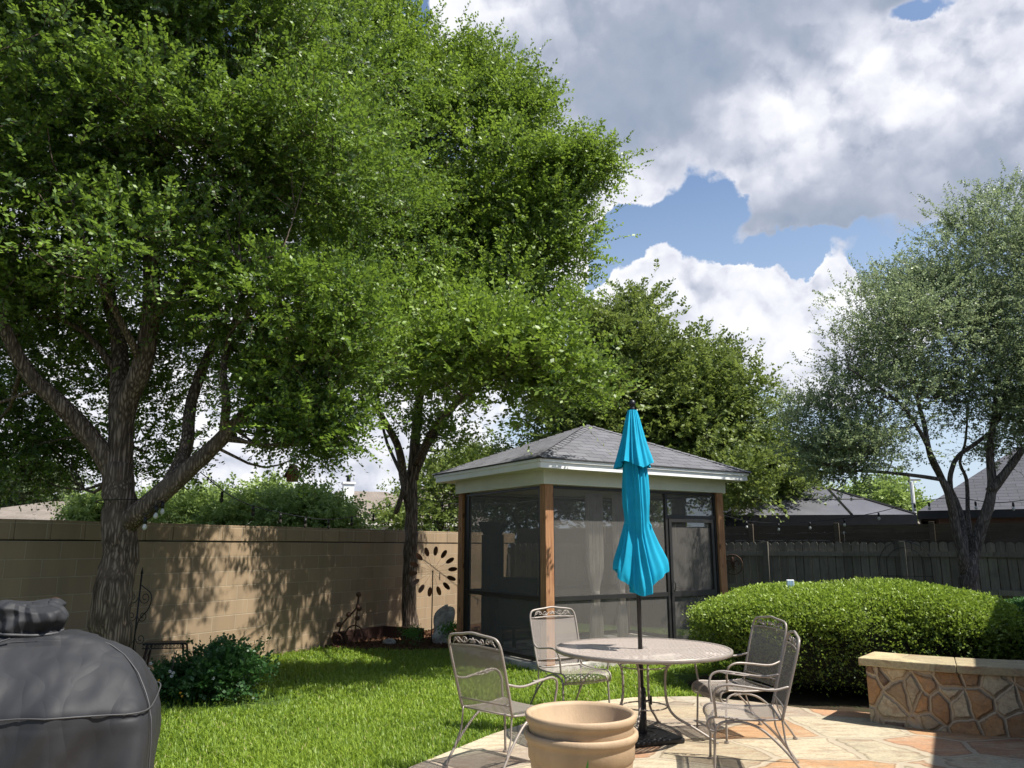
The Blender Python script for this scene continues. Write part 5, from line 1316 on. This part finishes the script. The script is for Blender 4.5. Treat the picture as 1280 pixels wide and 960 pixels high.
# (px, py, rx, ry, strength, brightness 0 grey .. 1 white); negative strength opens blue gaps
blobs = [(780, 70, 190, 100, 1.5, .12), (920, 110, 130, 70, 1.0, .0), (800, 150, 90, 50, .8, .0), (690, 120, 90, 60, 1.0, .4), (585, 70, 65, 70, 1.6, 1.15), (640, 5, 110, 35, 1.1, 1.1), (790, 5, 100, 25, .6, .6),
         (770, 222, 80, 36, 1.4, 1.0), (715, 270, 40, 42, 1.3, 1.0), (695, 340, 34, 45, 1.2, .95), (1040, 15, 120, 55, 1.2, .25), (900, 0, 150, 40, .9, .3),
         (1000, 140, 75, 50, 1.3, 1.15), (935, 205, 50, 50, 1.3, .85), (1110, 95, 120, 60, 1.6, 1.25), (1240, 60, 90, 60, 1.6, 1.15), (1060, 220, 150, 55, 1.4, .22), (980, 262, 66, 28, 1.3, .08), (1200, 190, 130, 85, 1.5, .22), (1310, 130, 80, 90, 1.2, .6), (1240, 150, 60, 30, .7, .9), (1070, 262, 70, 22, .9, .05),
         (828, 335, 52, 36, 1.4, 1.0), (905, 360, 80, 45, 1.5, .95), (960, 420, 90, 60, 1.3, .8), (870, 400, 90, 60, 1.3, .65), (1052, 340, 28, 36, 2.0, 1.1), (1075, 395, 60, 45, 1.3, .9), (1150, 385, 55, 28, 1.3, .9), (1040, 455, 80, 45, 1.0, .7), (800, 440, 60, 60, .8, .7),
         (1215, 300, 26, 12, .5, .7), (1250, 330, 30, 14, .35, .7), (755, 360, 16, 16, .8, .9),
         (885, 232, 40, 44, -2.2, 0), (862, 268, 66, 24, -2.2, 0), (772, 300, 34, 26, -2.2, 0), (738, 340, 20, 26, -1.3, 0), (1150, 18, 46, 22, -2.2, 0), (950, 312, 70, 18, -2.2, 0), (1008, 330, 26, 24, -2.0, 0), (1115, 318, 50, 24, -2.0, 0), (1050, 284, 60, 11, -1.3, 0), (1190, 318, 80, 26, -1.4, 0), (1260, 320, 50, 36, -1.0, 0), (510, 20, 34, 50, -1.6, 0), (1240, 245, 24, 18, -.8, 0), (545, 150, 30, 40, -.6, 0),
         (150, 600, 320, 55, 1.1, .95), (360, 590, 230, 45, 1.0, .9), (100, 300, 300, 200, 1.1, .8), (430, 480, 180, 90, 1.0, .85), (560, 340, 120, 120, .8, .85)]
dens, pos, lum = blob_sum(blobs)
gn = g.noise(gen, 2.6, 5, .6)
behind = g.math('MULTIPLY', g.math('MULTIPLY', g.math('SUBTRACT', gn.outputs['Fac'], .54), 5.0, clamp=True), g.math('GREATER_THAN', g.math('ABSOLUTE', az), .85))
def vadd(a_, b_, k=None):
    x = g.n('ShaderNodeVectorMath', operation='ADD'); g.put(x.inputs[0], a_)
    if k is None: g.put(x.inputs[1], b_)
    else:
        y = g.n('ShaderNodeVectorMath', operation='SCALE'); g.put(y.inputs[0], b_); y.inputs[3].default_value = k; g.put(x.inputs[1], y.outputs[0])
    return x.outputs[0]
pw = vadd(gen, warp2.outputs['Color'], .03)
def heap(vec):
    v = g.n('ShaderNodeTexVoronoi', feature='F1'); v.inputs['Scale'].default_value = 12; v.inputs['Detail'].default_value = 2.2; v.inputs['Roughness'].default_value = .5; v.normalize = True
    g.put(v.inputs['Vector'], vec); d = v.outputs['Distance']
    return g.math('SUBTRACT', 1.0, g.math('MULTIPLY', d, 1.1))
h0 = heap(pw); off = g.n('ShaderNodeVectorMath', operation='ADD'); g.put(off.inputs[0], pw); off.inputs[1].default_value = (.007, -.006, .017)
h1 = heap(off.outputs[0])
rel = g.math('SUBTRACT', h0, h1)
tex = g.noise(gen, 13.0, 7, .6)
bright = g.math('DIVIDE', lum, g.math('MAXIMUM', pos, .05), clamp=True)
texc = g.math('SUBTRACT', tex.outputs['Fac'], .5)
d2 = g.math('ADD', g.math('ADD', dens, behind), g.math('MULTIPLY', texc, .7))
d2 = g.math('ADD', d2, g.math('MULTIPLY', g.math('SUBTRACT', h0, .5), g.math('MULTIPLY_ADD', bright, .75, .25)))
alpha = g.n('ShaderNodeMapRange'); alpha.interpolation_type = 'SMOOTHSTEP'; g.put(alpha.inputs[0], d2)
g.put(alpha.inputs[1], g.math('MULTIPLY_ADD', bright, .25, .22)); g.put(alpha.inputs[2], g.math('MULTIPLY_ADD', bright, -.42, 1.12))
big = g.noise(gen, 4.5, 2, .5)
shade = g.math('ADD', g.math('MULTIPLY_ADD', bright, .78, .0), g.math('MULTIPLY', g.math('SUBTRACT', big.outputs['Fac'], .5), g.math('MULTIPLY_ADD', bright, .9, .12)))
shade = g.math('ADD', shade, g.math('MULTIPLY', rel, g.math('MULTIPLY_ADD', bright, 2.7, .05)))
shade = g.math('ADD', shade, g.math('MULTIPLY', texc, g.math('MULTIPLY_ADD', bright, .65, .16)))
edge_w = g.math('MULTIPLY', g.math('SUBTRACT', 1.2, d2, clamp=True), g.math('MULTIPLY_ADD', bright, .32, .05))
shade = g.math('ADD', g.math('ADD', shade, edge_w), .06)
ccol = g.ramp(shade, [(0.0, (.25, .32, .43)), (.25, (.40, .445, .545)), (.5, (.62, .645, .74)), (.78, (.85, .86, .92)), (1.0, (.97, .97, 1.0))])
k10 = g.n('ShaderNodeVectorMath', operation='SCALE'); g.put(k10.inputs[0], ccol); k10.inputs[3].default_value = .62 / SKYK
skyc = sky.outputs[0]
# thin milky veil low down
veil = g.math('MULTIPLY', g.math('SUBTRACT', .45, el), 2.2, clamp=True)
kv = g.n('ShaderNodeVectorMath', operation='SCALE'); kv.inputs[0].default_value = (.55, .66, .80); kv.inputs[3].default_value = .66 / SKYK
skyc = g.mix(g.math('MULTIPLY', veil, .9), skyc, kv.outputs[0])
fin = g.mix(g.math('MULTIPLY', alpha.outputs[0], .97), skyc, k10.outputs[0])
nt.links.new(fin, bg.inputs['Color']); bg.inputs['Strength'].default_value = SKYK
w.cycles.sampling_method = 'MANUAL'; w.cycles.sample_map_resolution = 512

cam = bpy.data.cameras.new('camera'); co = bpy.data.objects.new('camera', cam); COL.objects.link(co); S.camera = co
co.location = (0, 0, EYE); co.rotation_euler = (R(90) + PITCH, 0, 0)
cam.sensor_width = 36; cam.lens = 27; cam.clip_start = .05; cam.clip_end = 2000
S.view_settings.view_transform = 'Standard'; S.view_settings.look = 'None'; S.view_settings.exposure = 0.82; S.view_settings.gamma = 1
S.view_settings.use_curve_mapping = False
S.render.engine = 'CYCLES'
S.cycles.max_bounces = 6; S.cycles.diffuse_bounces = 3; S.cycles.glossy_bounces = 2; S.cycles.transmission_bounces = 3; S.cycles.transparent_max_bounces = 12
S.cycles.use_adaptive_sampling = True; S.cycles.adaptive_threshold = .02; S.cycles.use_denoising = True
